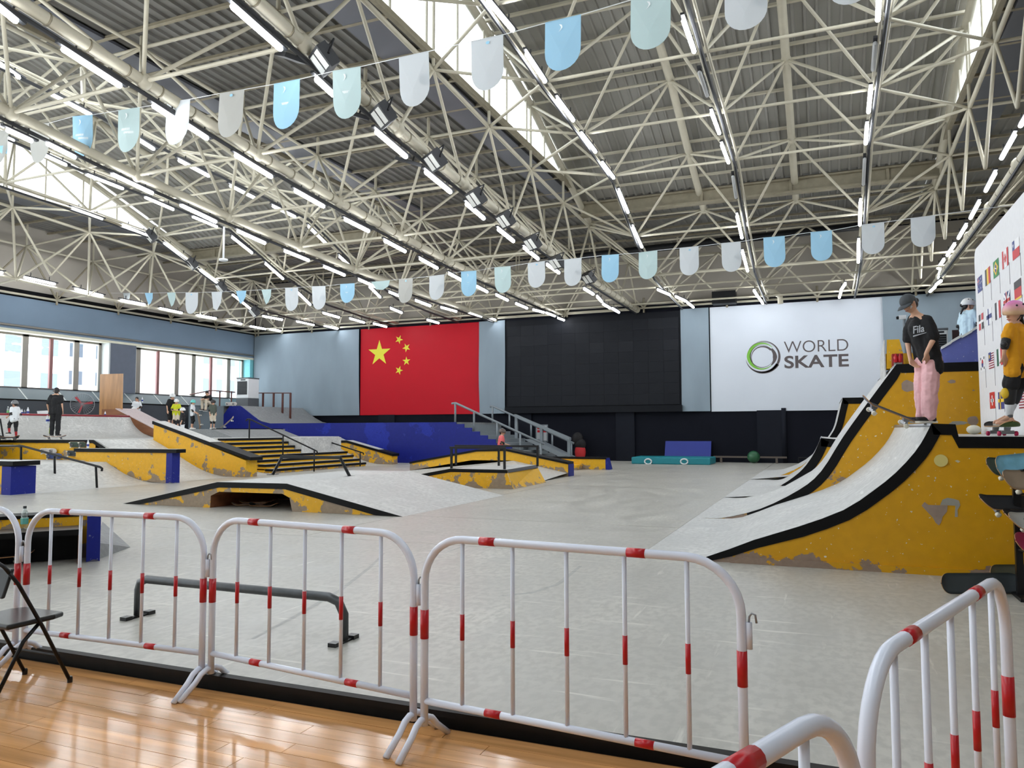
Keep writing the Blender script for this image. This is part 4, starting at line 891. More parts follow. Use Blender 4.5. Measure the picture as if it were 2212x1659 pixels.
op = [(-11.96,0),(-11.95,.25),(-11.73,.34),(-10.1,.345),(-9.92,.27),(-9.85,0)]
mb = MB()
L_ = [lo_[0],(-11.96,0)]; mb.add([(x,yf,z) for x,z in [lo_[0],(-11.96,0),(-11.95,.25),(-11.73,.34),lo_[1]]],[(0,1,2,3,4)]); mb.add([(x,yf,z) for x,z in [(-11.73,.34),(-10.1,.345),lo_[2],lo_[1]]],[(0,1,2,3)]); mb.add([(x,yf,z) for x,z in [(-10.1,.345),(-9.92,.27),(-9.85,0),lo_[3],lo_[2]]],[(0,1,2,3,4)]); mb.obj('side_panel','yellow',fb)
mb = MB(); n = len(op); mb.add([(x,y,z) for y in (yf,yf+2.6) for x,z in op],[(i+1,i,n+i,n+i+1) for i in range(n-1)]+[tuple(range(n,2*n))]); mb.obj('tunnel_lining','plywood_dark',fb)
mb = MB(); mb.add([(FX[0],yr,0),(FX[3],yr,0),(FX[2],yr,FZ[2]),(FX[1],yr,FZ[1])],[(0,1,2,3)]); mb.obj('rear_panel','yellow',fb)
# A-frame bench rail on top of it
br = thing('bench_rail','black square grind rail on splayed legs standing on the funbox top','rail',(-11.3,15,.54))
a, b = ony(607,985,15), ony(737,984,15); zt2 = a.z-.02
mb = MB(); mb.obox(V((a.x+b.x)/2,15,zt2),V((b.x-a.x)/2,0,0),V(0,.04,0),V(0,0,.035)); mb.obj('top_bar','black_metal',br)
for (x0_,x1_) in ((a.x+.03,a.x-.24),(b.x-.03,b.x+.24)):
    mb = MB(); mb.tube([(x0_,15,zt2),(x1_,15,.545)],.036,6); mb.obj('leg','black_metal',br)
    mb = MB(); mb.box((x1_-.06,14.85,.54),(x1_+.06,15.15,.552)); mb.obj('foot_plate','black_metal',br)
mb = MB(); a, b = ony(612,1031,18.2), ony(722,1020,18.2); mb.prism([V(a.x-1,18.2,0),V(b.x,18.2,0),V(b.x,18.2,b.z)],(0,.5,0)); tag(mb.obj('kicker_ramp','edge_black'),'small black wedge kicker behind the funbox','ramp')
# ================================================================== PAD WITH RAILS
zp = .52; py0, py1 = 19.25, 22.2
pd = thing('manual_pad','low yellow manual pad with black edges, a slanted end and a ramp','ramp',(-9,py0,0))
mb = MB(); mb.add([(-9.77,py0,zp),(-8.06,py0,zp),(-8.3,py1,zp),(-9.77,py1,zp),(-12.6,py0,0),(-12.6,py1,0)],[(0,1,2,3),(4,0,3,5)]); mb.obj('top','ramp_skin',pd)
mb = MB(); mb.prism([(-9.77,py0-.01,zp),(-8.06,py0-.01,zp),(-8.04,py0-.01,zp-.09),(-9.77,py0-.01,zp-.09)],(0,.03,0)); mb.prism([(-12.6,py0-.01,0.0),(-9.77,py0-.01,zp),(-9.77,py0-.01,zp-.09),(-12.1,py0-.01,0)],(0,.03,0))
mb.prism([(-12.6,py0,.004),(-9.77,py0,zp+.004),(-9.77,py0+.75,zp+.004),(-12.6,py0+.75,.004)],(0,0,.003)); mb.obj('edge_band','edge_black',pd)
mb = MB(); mb.add([(-12.1,py0,0),(-7.88,py0,0),(-8.04,py0,zp-.09),(-9.77,py0,zp-.09)],[(0,1,2,3)]); mb.obj('side_panel','yellow',pd)
mb = MB(); mb.add([(-7.88,py0,0),(-7.87,21.9,0),(-8.3,py1,zp),(-8.06,py0,zp)],[(0,1,2,3)]); mb.obj('slanted_end','yellow_far',pd)
mb = MB(); e0, e1 = V(-8.05,py0,zp), V(-8.29,py1,zp); mb.add([e0+V(0,0,.004),e1+V(0,0,.004),e1+(V(-7.87,21.9,0)-e1)*.17+V(.006,0,.004),e0+(V(-7.88,py0,0)-e0)*.17+V(.006,0,.004)],[(0,1,2,3)]); mb.obj('end_edge','edge_worn',pd)
def rail_box(name,label,x0,x1,y,z0,z1,posts,mat='black_metal'):
    r = thing(name,label,'rail',((x0+x1)/2,y,z0)); mb = MB(); mb.obox(V((x0+x1)/2,y,z1),V((x1-x0)/2,0,0),V(0,.035,0),V(0,0,.03)); mb.obj('top_bar',mat,r)
    for x in posts:
        mb = MB(); mb.obox(V(x,y,(z0+z1)/2),V(.028,0,0),V(0,.028,0),V(0,0,(z1-z0)/2)); mb.obj('post',mat,r)
a = ony(972,967,19.5); b = ony(1092,968,19.5); rail_box('grind_rail','front black square grind rail on the yellow pad',a.x,b.x,19.5,zp,a.z,[a.x+.05,b.x-.03])
a = ony(983,963,21.3); b = ony(1163,964,21.3); rail_box('grind_rail','rear black square grind rail on the yellow pad with a red taped post',a.x,b.x,21.3,zp,a.z,[a.x+.03,(a.x+b.x)/2+.1,b.x-.03])
# tent-shaped ledge behind
tl = thing('kinked_ledge','tent-shaped yellow ledge with black top behind the pad','ledge',(-11,25,0)); TX = [-14.4,-11.64,-10.49,-8.18]; TZ = [.42,.9,.93,.49]; ty0, ty1 = 25.0, 25.6
mb = MB(); mb.prism([(x,ty0,z-.07) for x,z in zip(TX,TZ)]+[(TX[3],ty0,0),(TX[0],ty0,0)],(0,ty1-ty0,0)); mb.obj('body','yellow',tl)
for i in range(3):
    mb = MB(); mb.prism([(TX[i],ty0-.04,TZ[i]-.07),(TX[i+1],ty0-.04,TZ[i+1]-.07),(TX[i+1],ty0-.04,TZ[i+1]),(TX[i],ty0-.04,TZ[i])],(0,ty1-ty0+.08,0)); mb.obj('edge_band','edge_black',tl)
mb = MB(); mb.box((TX[3],ty0+.02,0),(TX[3]+.02,ty1,.42)); mb.obj('end_panel','blue',tl)
mb = MB(); mb.add([(-14.4,19.9+2.4,0),(-8.2,22.3,0),(-8.2,25,.12),(-10.2,25,.52),(-11.8,25,.52),(-14.4,25,.1)],[(0,1,2,3,4,5)]); tag(mb.obj('bank_ramp','ramp_skin'),'shallow pale bank between the yellow pad and the tent-shaped ledge','ramp')
bx2 = thing('ledge_box','low yellow ledge box with black top and a slanted blue end near the far stairs','ledge',(-9.5,29.7,0))
mb = MB(); mb.box((-12.6,29.7,0),(-8.14,30.2,.42)); mb.obj('body','yellow_far',bx2); mb = MB(); mb.box((-12.62,29.67,.42),(-8.1,30.23,.49)); mb.obj('top_edge','edge_black',bx2)
mb = MB(); mb.prism([(-8.14,29.69,0),(-7.98,29.69,0),(-8.1,29.69,.46),(-8.14,29.69,.46)],(0,.5,0)); mb.obj('end_panel','blue',bx2)
mb = MB(); mb.box((-10.2,28.9,0),(-9.1,29.7,.14)); mb.box((-10.2,28.88,.14),(-9.08,29.7,.2)); tag(mb.obj('low_step','yellow_far'),'low yellow step in front of the ledge box near the far stairs','step')
# ================================================================== PLATFORM, STAIRS AND LEDGES ON THE LEFT
PZ = 1.30; xe0 = -19.1; run = .33; rise = .163
bank = [(-18.9,0),(-19.55,.012),(-20.34,.17),(-21.17,.5),(-22.19,1.0),(-22.9,PZ)]
bp_all = smooth_prof(bank,20)
def bank_strip(label, y0, y1, zmax=9):
    bp = [q for q in bp_all if q[1] < zmax]
    PZ = bp[-1][1]
    n = len(bp); mb = MB(); mb.add([(x,y,z+.003) for y in (y0,y1) for x,z in bp],[(i+1,i,n+i,n+i+1) for i in range(n-1)])
    mb.add([(bp[-1][0],y0,PZ),(bp[-1][0],y1,PZ),(bp[-1][0],y1,0),(bp[-1][0],y0,0)],[(0,1,2,3)]); mb.add([(x,y0,z) for x,z in bp]+[(bp[-1][0],y0,0)],[tuple(range(n+1))]); mb.add([(x,y1,z) for x,z in bp]+[(bp[-1][0],y1,0)],[tuple(range(n,-1,-1))])
    tag(mb.obj('bank_ramp','ramp_skin',None,True),label,'ramp')
LOWZ = .72
bank_strip('concave pale bank beside the black handrail and the nearest blue-ended ledge',11.0,18.55,LOWZ)
bank_strip('concave pale bank between the blue-ended ledge and the sloping hubba',18.55,20.9)
bank_strip('narrow concave bank between the sloping hubba and the stairs',21.5,23.0)
bank_strip('concave pale bank beyond the stairs',29.2,32.5)
_xl = [q for q in bp_all if q[1] < LOWZ][-1]
mb = MB(); mb.box((XS-.0,10,0),(_xl[0]+.01,18.56,_xl[1])); tag(mb.obj('platform','ramp_skin'),'lower pale landing at the head of the near bank','platform')
mb = MB(); mb.box((XS-.0,18.6,0),(-22.88,32.55,PZ)); mb.box((-22.9,23,0),(-21.7,29.2,PZ-.002))
tag(mb.obj('platform','ramp_skin'),'raised pale platform at the head of the banks and stairs','platform')
st = thing('stair_set','eight yellow and black skate stairs climbing to the platform','stairs',(-20.2,26,0))
for i in range(8):
    x1_ = xe0-run*i; z1_ = rise*(i+1); far = 29.2 if i < 4 else 26.3
    mb = MB(); mb.box((-22.2,23.0+.0,z1_-rise),(x1_,far,z1_-.05)); mb.obj('riser','yellow_far',st)
    mb = MB(); mb.box((x1_-.36,22.98,z1_-.085),(x1_+.025,far+.02,z1_+.002)); mb.obj('nosing','step_black',st)
    mb = MB(); mb.box((-22.2 if i == 7 else x1_-.4,23.02,z1_-.03),(x1_-.06,far,z1_+.006)); mb.obj('tread','ramp_skin',st)
mb = MB(); mb.box((-21.7,26.35,.66),(xe0-4*run,29.2,PZ)); mb.obj('side_block','ramp_skin',st)
def handrail(name, label, pts, posts, r=.03, mat='black_metal', par=None):
    h = thing(name,label,'rail',posts[0][1]); mb = MB(); mb.tube(pts,r,8); mb.obj('top_tube',mat,h,True)
    for a,b in posts:
        mb = MB(); mb.tube([a,b],r*.95,8); mb.obj('post',mat,h,True)
    return h
def s2(x,y): return (520+x/3.95, 650+y/3.95)
yr1 = 24.4
A_ = lambda x,y,Y: ony(*s2(x,y),Y)
handrail('handrail','black handrail running down the upper part of the skate stairs',[A_(45,1022,yr1),A_(60,1008,yr1),A_(80,1010,yr1),A_(625,1270,yr1),A_(650,1283,yr1),A_(655,1300,yr1)],[(A_(75,1010,yr1),V(A_(75,1010,yr1).x,yr1,PZ)),(A_(362,1150,yr1),V(A_(362,1150,yr1).x,yr1,.62)),(A_(628,1275,yr1),V(A_(628,1275,yr1).x,yr1,.02))])
yr2 = 28.5
handrail('handrail','black handrail at the far end of the lower skate stairs',[A_(708,1212,yr2),A_(710,1195,yr2),A_(735,1197,yr2),A_(1030,1293,yr2),A_(1048,1300,yr2),A_(1046,1312,yr2)],[(A_(730,1197,yr2),V(A_(730,1197,yr2).x,yr2,.66)),(A_(1020,1292,yr2),V(A_(1020,1292,yr2).x,yr2,.02))])
def q1(x,y): return (x/3.95, 650+y/3.95)
Aq = lambda x,y,Y: ony(*q1(x,y),Y)
handrail('handrail','black handrail with three posts running down the near bank',[V(-24.5,15.6,1.165),Aq(190,1238,15.6),Aq(855,1418,15.6),Aq(872,1430,15.6),Aq(868,1452,15.6)],[(Aq(180,1240,15.6),V(-22.36,15.6,.74)),(Aq(465,1325,15.6),V(-20.88,15.6,.33)),(Aq(818,1410,15.6),V(-19.15,15.6,0))],.033)
def hubba(name, label, body, top, y0, y1, ends=None, side='yellow', over=.04, th=.11):
    """ledge: body = outline (x,z) of the painted side, top = polyline (x,z) of the black capped top"""
    h = thing(name,label,'ledge',(body[0][0],y0,0)); mb = MB(); mb.prism([(x,y0,z) for x,z in body],(0,y1-y0,0)); mb.obj('body',side,h)
    for (xa,za),(xb,zb_) in zip(top[:-1],top[1:]):
        mb = MB(); mb.prism([(xa,y0-over,za-th),(xb,y0-over,zb_-th),(xb,y0-over,zb_),(xa,y0-over,za)],(0,y1-y0+2*over,0)); mb.obj('top_edge','edge_black',h)
        mb = MB(); mb.prism([(xa,y0-over+.05,za+.001),(xb-.03,y0-over+.05,zb_+.001),(xb-.03,y1+over-.01,zb_+.001),(xa,y1+over-.01,za+.001)],(0,0,.004)); mb.obj('top_sheet','ramp_skin',h)
    if ends:
        mb = MB(); mb.box((ends[0],y0-.005,ends[2]),(ends[1],y1+.005,ends[3])); mb.obj('end_panel',ends[4],h)
    return h
hubba('sloping_hubba','sloping yellow hubba ledge with black top beside the skate stairs',[(-22.84,1.86),(-18.55,.58),(-18.55,0),(-19.54,0),(-20.34,.15),(-21.17,.48),(-22.19,1.0),(-22.84,1.2)],[(-22.88,1.97),(-18.3,.69)],20.9,21.45,(-18.56,-18.52,0,.58,'yellow_far'))
hubba('flat_ledge','flat yellow ledge with black top and blue end on the near bank',[(-22.8,.93),(-18.84,.93),(-18.84,0),(-19.89,.05),(-20.91,.25),(-22.8,.76)],[(-22.85,1.04),(-18.4,1.04)],17.75,18.05,(-18.84,-18.6,0,.94,'blue'))
hubba('flat_ledge','nearest flat ledge on the bank with black top and wide blue end',[(-23,.73),(-19.4,.73),(-19.4,0),(-20.4,0),(-21,.3),(-23,.7)],[(-23,.85),(-18.95,.85)],13.05,13.7,(-19.4,-19.05,0,.72,'blue'))
hubba('platform_ledge','yellow edged ledge at platform height with skateboards leaning on it',[(-30,1.2),(-22.99,1.2),(-22.5,.98),(-22.3,.6),(-30,.6)],[(-30,1.31),(-22.99,1.31),(-22.42,1.05)],18.55,19.2,None)
hubba('sloping_hubba','far flaking yellow hubba with black top beyond the stairs',[(-23.5,1.0),(-21.28,1.0),(-18.76,.4),(-18.76,0),(-23.5,0)],[(-23.54,1.1),(-21.28,1.12),(-18.7,.5)],30.9,31.4,None)
# quarter pipe with red coping along the window wall
QX = [(-27.0,PZ),(-27.6,PZ+.03),(-28.2,PZ+.22),(-28.7,PZ+.55),(-29.0,2.25)]
qp = smooth_prof(QX,16); qt = thing('quarter_pipe','pale quarter pipe with red coping in front of the fan and plywood board','ramp',(-28,20,PZ))
n = len(qp); y0, y1 = 11.0, 25.25; mb = MB(); mb.add([(x,y,z+.003) for y in (y0,y1) for x,z in qp],[(i+1,i,n+i,n+i+1) for i in range(n-1)]); mb.obj('riding_surface','ramp_skin',qt,True)
mb = MB(); mb.tube([(-29,y0,2.26),(-29,y1,2.26)],.045,8); mb.obj('coping',C('coping_red',(150,40,52),.4),qt,True)
mb = MB(); mb.box((XS,y0,PZ),(-29,y1,2.24)); mb.obj('deck','ramp_skin',qt); mb = MB(); mb.add([(x,y1,z) for x,z in qp]+[(-29,y1,PZ)],[tuple(range(n+1))]); mb.obj('side_panel','plywood_dark',qt)
# wooden wedge with a pale top
yv = 25.2; a, b, c, d = Aq(990,925,yv), Aq(1310,1090,yv), Aq(1310,1160,yv), Aq(1060,1060,yv)
wd = thing('wooden_wedge','reddish plywood wedge with a scuffed pale pink top','ramp',(a.x,yv,PZ))
mb = MB(); mb.prism([(a.x-.9,yv,a.z+.02),(a.x,yv,a.z),(b.x,yv,b.z),(c.x,yv,c.z),((c.x+d.x)/2,yv,(c.z+d.z)/2-.05),(d.x,yv,d.z),(a.x-.2,yv,a.z-.45),(a.x-.9,yv,a.z-.45)],(0,.9,0)); mb.obj('body','plywood_dark',wd)
mb = MB(); mb.prism([(a.x,yv-.03,a.z+.01),(b.x,yv-.03,b.z+.01),(b.x,yv+1.1,b.z+.01),(a.x,yv+1.1,a.z+.01)],(0,0,.04)); mb.obj('top_sheet',C('scuffed_pink',(206,190,190),.5,.2),wd)
# tall plywood board
y_ = 25.4; a, b = ony(214,898,y_), ony(267,807,y_)
mb = MB(); mb.prism([(a.x,y_,2.0),(b.x,y_,2.0),(b.x-.02,y_,b.z),(a.x-.01,y_,b.z+.02)],(-.05,.05,0)); tag(mb.obj('plywood_board','plywood'),'tall upright plywood board standing by the window pillar','board')
# pedestal fan
pf = onx(178,873,-31.0); fn = thing('pedestal_fan','large wire caged fan with three red blades before the window wall','fan',(pf.x,pf.y,2.25)); ax = (C0-pf); ax.z = 0; ax.normalize(); sx_ = ax.cross(V(0,0,1)).normalized(); R1 = .48
mb = MB()
for k in range(28):
    a = 2*math.pi*k/28; e = sx_*math.cos(a)+V(0,0,1)*math.sin(a); mb.tube([pf+ax*.1,pf+e*R1*.7+ax*.1,pf+e*R1+ax*0],.004,4); mb.tube([pf-ax*.12,pf+e*R1*.7-ax*.1,pf+e*R1],.004,4)
mb.tube([pf+(sx_*math.cos(2*math.pi*k/32)+V(0,0,1)*math.sin(2*math.pi*k/32))*R1 for k in range(33)],.012,6); mb.obj('cage','zinc',fn)
for k in range(3):
    a = math.radians(100+120*k-55); e = sx_*math.cos(a)+V(0,0,1)*math.sin(a); f = ax.cross(e); mb = MB(); mb.prism([pf+e*.06-f*.03,pf+e*R1*.85-f*.08,pf+e*R1*.88+f*.02,pf+e*.06+f*.04],ax*.012); mb.obj('blade',C('fan_red',(170,36,48),.4),fn)
mb = MB(); mb.lathe([(.07,-.08),(.08,0),(.05,.05)],pf,ax,12); mb.obj('hub','fan_red',fn); mb = MB(); mb.tube([pf-ax*.15,V(pf.x-ax.x*.15,pf.y-ax.y*.15,2.24)],.025,6); mb.obj('pole','black_metal',fn)
# ---- blue structure along the far wall
BY = 32.6; Bz = 1.98
bs = thing('blue_platform','long blue fronted deck below the red flag with a bank at its end','platform',(-22,BY,0))
mb = MB(); mb.prism([(-30.5,BY,PZ-.4),(-30.5,BY,2.48),(-30.09,BY,2.95),(-29.35,BY,2.95),(-28.4,BY,2.35),(-27.9,BY,2.08),(-27.3,BY,Bz),(-16.25,BY,Bz)]+[q for i in range(11) for q in ((-16.25+.409*(i+.0),BY,Bz*(1-(i+.5)/11)),(-16.25+.409*(i+1),BY,Bz*(1-(i+.5)/11)))]+[(-11.75,BY,0),(-30.5,BY,0)],(0,.06,0)); mb.obj('front','blue_wall',bs)
mb = MB()
bpf = [(-30.6,2.95),(-29.35,2.95),(-28.9,2.62),(-28.4,2.33),(-27.9,2.1),(-27.3,Bz)]; n = len(bpf)
mb.add([(x,y,z+.004) for y in (BY,D-.35) for x,z in bpf],[(i,i+1,n+i+1,n+i) for i in range(n-1)]); mb.obj('bank','ramp_grey',bs,True)
mb = MB(); mb.add([(-27.3,BY,Bz+.003),(-16.25,BY,Bz+.003),(-16.25,D-.25,Bz+.003),(-27.3,D-.25,Bz+.003)],[(0,1,2,3)]); mb.add([(-16.25,BY,0),(-16.25,D-.25,0),(-16.25,D-.25,Bz),(-16.25,BY,Bz)],[(0,1,2,3)]); mb.obj('deck','ramp_grey',bs)
mb = MB(); mb.box((XL+.02,BY+.06,0),(-30.5,D-.35,2.95)); mb.obj('corner_deck','ramp_grey',bs)
mb = MB(); mb.prism([(-31.6,31.2,PZ),(-30.5,BY,PZ),(-30.5,BY,2.95),(-31.6,31.2,2.95)],(-.5,1.2,0)); mb.obj('corner_front','slope_panel',bs)
for (px0,py0_,px1,py1_) in ((735,915,800,905),(830,960,880,920)): pass
# grey stairs at its end, with rails
gs = thing('grey_stairs','grey stairs with side rails coming down from the blue deck','stairs',(-13,34.5,0))
ns = 11; X0, X1 = -16.25, -11.75
for i in range(ns):
    x1_ = X0+(X1-X0)*(i+1)/ns; z1_ = Bz*(ns-i)/(ns+.0)-Bz/ns*.0
    mb = MB(); mb.box((x1_-(X1-X0)/ns-.0,BY+.06,0),(x1_,36.4,z1_-Bz/ns*.5)); mb.obj('step','stair_grey',gs)
mb = MB(); mb.prism([(-13.3,33.9,1.15),(-12.8,33.9,1.15),(-10.4,33.9,.05),(-10.9,33.9,.05)],(0,.9,0)); mb.obj('ledge','rail_grey',gs)
c2 = lambda x,y: (860+x/3.95,820+y/3.95)
A3 = lambda x,y,Y: ony(*c2(x,y),Y)
Y3 = BY+.15
handrail('stair_rail','slender grey handrail on the near side of the grey stairs',[A3(458,205,Y3),A3(490,200,Y3),A3(1245,550,Y3)],[(A3(488,200,Y3),V(A3(488,200,Y3).x,Y3,Bz)),(A3(648,275,Y3),V(A3(648,275,Y3).x,Y3,1.55)),(A3(845,365,Y3),V(A3(845,365,Y3).x,Y3,1.1)),(A3(1042,460,Y3),V(A3(1042,460,Y3).x,Y3,.5)),(A3(1218,540,Y3),V(A3(1218,540,Y3).x,Y3,.0))],.055,'rail_grey')
Y4 = 36.0
h = handrail('stair_rail','slender grey handrail on the wall side of the grey stairs',[A3(785,230,Y4),A3(810,228,Y4),A3(1500,545,Y4)],[(A3(805,225,Y4),V(A3(805,225,Y4).x,Y4,Bz)),(A3(950,295,Y4),V(A3(950,295,Y4).x,Y4,1.7)),(A3(1135,380,Y4),V(A3(1135,380,Y4).x,Y4,1.2)),(A3(1315,465,Y4),V(A3(1315,465,Y4).x,Y4,.6)),(A3(1478,540,Y4),V(A3(1478,540,Y4).x,Y4,0))],.055,'rail_grey')
Y5 = 34.3
hb = thing('wide_rail','wide flat grey handrail down the middle of the grey stairs','rail',(-12,Y5,0))
a, b = A3(990,300,Y5), A3(1462,500,Y5); mb = MB(); mb.prism([a+V(0,0,.03),b+V(0,0,.03),b+V(0,0,-.1),a+V(0,0,-.1)],(0,.28,0)); mb.obj('top_bar','rail_grey',hb)
for (x,y,z) in ((1000,305,1.2),(1215,400,.6),(1450,500,0)):
    q_ = A3(x,y,Y5); mb = MB(); mb.box((q_.x-.07,Y5+.08,z),(q_.x+.07,Y5+.2,q_.z)); mb.obj('post','rail_grey',hb)
# brown railing on the corner deck and by the cooler
yb_ = 35.5
A4 = lambda x,y,Y: ony(540+x/7.212,690+y/7.212,Y)
h = thing('deck_railing','brown metal railing on the corner deck beside the air cooler','railing',(-28,yb_,2.9))
mb = MB(); mb.tube([A4(40,1145,yb_)+V(-.3,0,0),A4(640,1147,yb_)],.03,6); mb.obj('top_tube','brown_rail',h)
for x in (205,370,510,632):
    q_ = A4(x,1147,yb_); mb = MB(); mb.box((q_.x-.045,yb_-.04,2.2),(q_.x+.045,yb_+.04,q_.z)); mb.obj('post','brown_rail',h)
A5 = lambda x,y,Y: ony(280+x/7.54,680+y/7.54,Y)
yb2 = 33.5; h = thing('deck_railing','thin maroon railing behind the seated person by the windows','railing',(-31,yb2,2.9))
mb = MB(); mb.tube([A5(980,1300,yb2),A5(1330,1232,yb2),A5(1720,1262,yb2)],.035,6); mb.obj('top_tube','brown_rail',h)
for x in (1470,1660):
    q_ = A5(x,1245,yb2); mb = MB(); mb.tube([V(q_.x,yb2,2.9),q_],.04,6); mb.obj('post','brown_rail',h)
yk = 34.6; a, b = A5(1735,1475,yk), A5(1935,1018,yk); a.z = 2.96; cooler('tall white air cooler standing in the far window corner',a,b,.9)
# mats and odds by the far wall
mt = thing('crash_mat','thick teal crash mat lying on the floor before the dark wall','mat',(-6.5,35.5,0))
a, b = onz(1364,1002), onz(1536,1004); mb = MB(); mb.box((a.x,a.y,0),(b.x,a.y+1.9,.32)); bevel(mb.obj('pad','mat_teal',mt),.04)
for px in (1400,1478):
    c = ony(px,997,a.y-.01); mb = MB(); mb.tube([c+V(.16*math.cos(t),0,.12*math.sin(t)) for t in [2*math.pi*k/16 for k in range(17)]],.035,6); mb.obj('handle','white_plastic',mt,True)
a, b = ony(1437,990,D-.35), ony(1537,953,D-.1); mb = MB(); mb.prism([(a.x,D-.6,.02),(b.x,D-.6,.02),(b.x,D-.22,b.z),(a.x,D-.22,b.z)],(0,.12,0)); tag(mb.obj('gym_mat','mat_blue'),'blue gym mat leaning upright against the dark wall','mat')
c = ony(1628,991,D-.6); mb = MB(); mb.ball((c.x,D-.6,.29),.29,16,10); tag(mb.obj('exercise_ball',C('ball_green',(40,92,60),.4),None,True),'dark green ball on the floor by the dark wall','ball')
a, b = ony(1542,992,D-.5), ony(1700,995,D-.5); mb = MB(); mb.box((a.x,D-.62,.24),(b.x,D-.5,.32)); mb.box((a.x+.3,D-.6,0),(a.x+.4,D-.52,.25)); mb.box((b.x-.5,D-.6,0),(b.x-.4,D-.52,.25)); tag(mb.obj('floor_bench',C('wood_grey',(92,82,74),.6)),'low grey bar lying along the foot of the dark wall','bar')
a, b = ony(1725,985,33.5), ony(1790,985,33.5); rb = thing('low_rail','small black grind rail standing at the foot of the dark wall','rail',(a.x,33.5,0)); mb = MB(); mb.tube([V(a.x,33.5,.02),V(a.x,33.5,.42),V(b.x,33.5,.42),V(b.x,33.5,.02)],.035,6); mb.obj('tube','black_metal',rb)
bg_ = ony(1250,968,D-.5); t = thing('backpack','black and red backpack hanging at the foot of the wall rail','bag',(bg_.x,D-.5,.5)); mb = MB(); mb.ball((bg_.x-.05,D-.5,1.12),(.3,.22,.36),12,8); mb.ball((bg_.x+.12,D-.55,.85),(.3,.2,.3),12,8); mb.obj('bag_body',C('bag_black',(24,22,24),.8),t,True); mb = MB(); mb.ball((bg_.x+.1,D-.55,.45),(.3,.2,.45),12,8); mb.obj('bag_front',C('bag_red',(190,40,44),.7),t,True)
# ================================================================== BARRIERS
BZ = WOOD_Z
def make_barrier(L):
    b = thing('crowd_barrier','prototype','barrier'); b.location = (0,0,0)
    R, r, H = .24, .0215, 1.125
    arc = lambda cx, a0, a1: [(cx+R*math.cos(math.radians(a0+(a1-a0)*k/8)),0,H-R+R*math.sin(math.radians(a0+(a1-a0)*k/8))) for k in range(9)]
    path = [(0,0,.12),(0,0,.5)]+arc(R,180,90)+arc(L-R,90,0)+[(L,0,.5),(L,0,.12)]
    mb = MB(); mb.tube(path,r,12); local(mb.obj('frame','white_paint',b,True))
    mb = MB(); mb.tube([(0,0,.25),(L,0,.25)],.019,12); local(mb.obj('bottom_rail','white_paint',b,True))
    for k in range(5):
        x = L*(k+1)/6+(.02*(k-2)); mb = MB(); mb.tube([(x,0,.25),(x,0,H-.01)],.0115,8); u = local(mb.obj('upright','white_paint',b,True))
        mb = MB(); mb.tube([(x,0,.60),(x,0,.735)],.0125,8); local(mb.obj('red_band','red_tape',u,True))
    for x in (L*.235,L*.715):
        for z,rr in ((H,.0228),(.25,.0203)):
            xx = x+(.03 if z < .5 else 0); mb = MB(); mb.tube([(xx-.045,0,z),(xx+.045,0,z)],rr,12); local(mb.obj('red_band','red_tape',b,True))
    for x in (0,L):
        mb = MB(); mb.tube([(x,0,.58),(x,0,.735)],.0228,12); local(mb.obj('red_band','red_tape',b,True))
        for s in (-1,1):
            mb = MB(); mb.tube([(x,.0,.15),(x,.03*s,.155),(x,.075*s,.135),(x,.12*s,.09),(x,.235*s,.004)],.0185,8); local(mb.obj('foot','white_paint',b,True))
    mb = MB(); mb.tube([(L+.032,0,.745),(L+.032,0,.86)],.014,8); mb.box((L+.015,-.004,.77),(L+.03,.004,.84)); local(mb.obj('hinge_sleeve','white_paint',b,True))
    mb = MB(); mb.tube([(L+.032,0,.86),(L+.034,0,.885),(L+.045,0,.90),(L+.06,0,.895),(L+.064,0,.86)],.005,6); local(mb.obj('hook','zinc',b,True))
    return b
proto = make_barrier(1.66)
def place_barrier(o, p0, p1, label):
    p0 = Vector((*p0,BZ)); p1 = Vector((*p1,BZ)); d = p1-p0; L = d.length; a = math.atan2(d.y,d.x)
    o.matrix_basis = Matrix.Translation(p0)@Matrix.Rotation(a,4,'Z')@Matrix.Diagonal((L/1.66,1,1,1)); tag(o,label,'barrier','red and white crowd barriers')
specs = [((-7.2,3.85),(-5.54,3.87),'crowd barrier cut off by the picture edge behind the folding chair'),((-5.47,3.89),(-3.82,3.93),'red and white crowd barrier behind the folding chair, before the grind rail'),((-3.76,3.95),(-2.125,3.74),'red and white crowd barrier in front of the black grind rail end'),((-2.035,3.70),(-.36,3.54),'red and white crowd barrier in the middle with a loose hinge sleeve'),((.075,2.10),(.645,3.57),'red and white crowd barrier turned away beside the skateboard rack'),((-.62,.32),(.042,1.84),'closest crowd barrier of which only the rounded corner shows')]
for i,(a,b,l) in enumerate(specs):
    o = proto if i == 0 else dup(proto, Matrix.Identity(4)); place_barrier(o,a,b,l)
# ================================================================== FOLDING CHAIR
fc = thing('folding_chair','black folding chair with padded seat standing on the wooden floor','chair',(-4.97,3.5,BZ))
zs = BZ+.45; xr, xl = -4.80, -5.25; r = .0125
for x in (xr,xl):
    mb = MB(); mb.tube([(x,3.745,BZ+.012),(x,3.53,zs-.02),(x,3.36,zs+.28),(x-.0,3.30,zs+.36)],r,8); mb.obj('front_leg','black_metal',fc,True)
    mb = MB(); mb.tube([(x+(.02 if x == xl else -.02),3.235,BZ+.012),(x+(.02 if x == xl else -.02),3.42,zs-.1),(x+(.02 if x == xl else -.02),3.53,zs+.0)],r,8); mb.obj('rear_leg','black_metal',fc,True)
    for y in (3.745,3.235): mb = MB(); mb.lathe([(.017,0),(.017,.03),(.013,.04)],(x if y > 3.5 else x+(.02 if x == xl else -.02),y,BZ),n=10); mb.obj('rubber_foot','vinyl_black',fc)
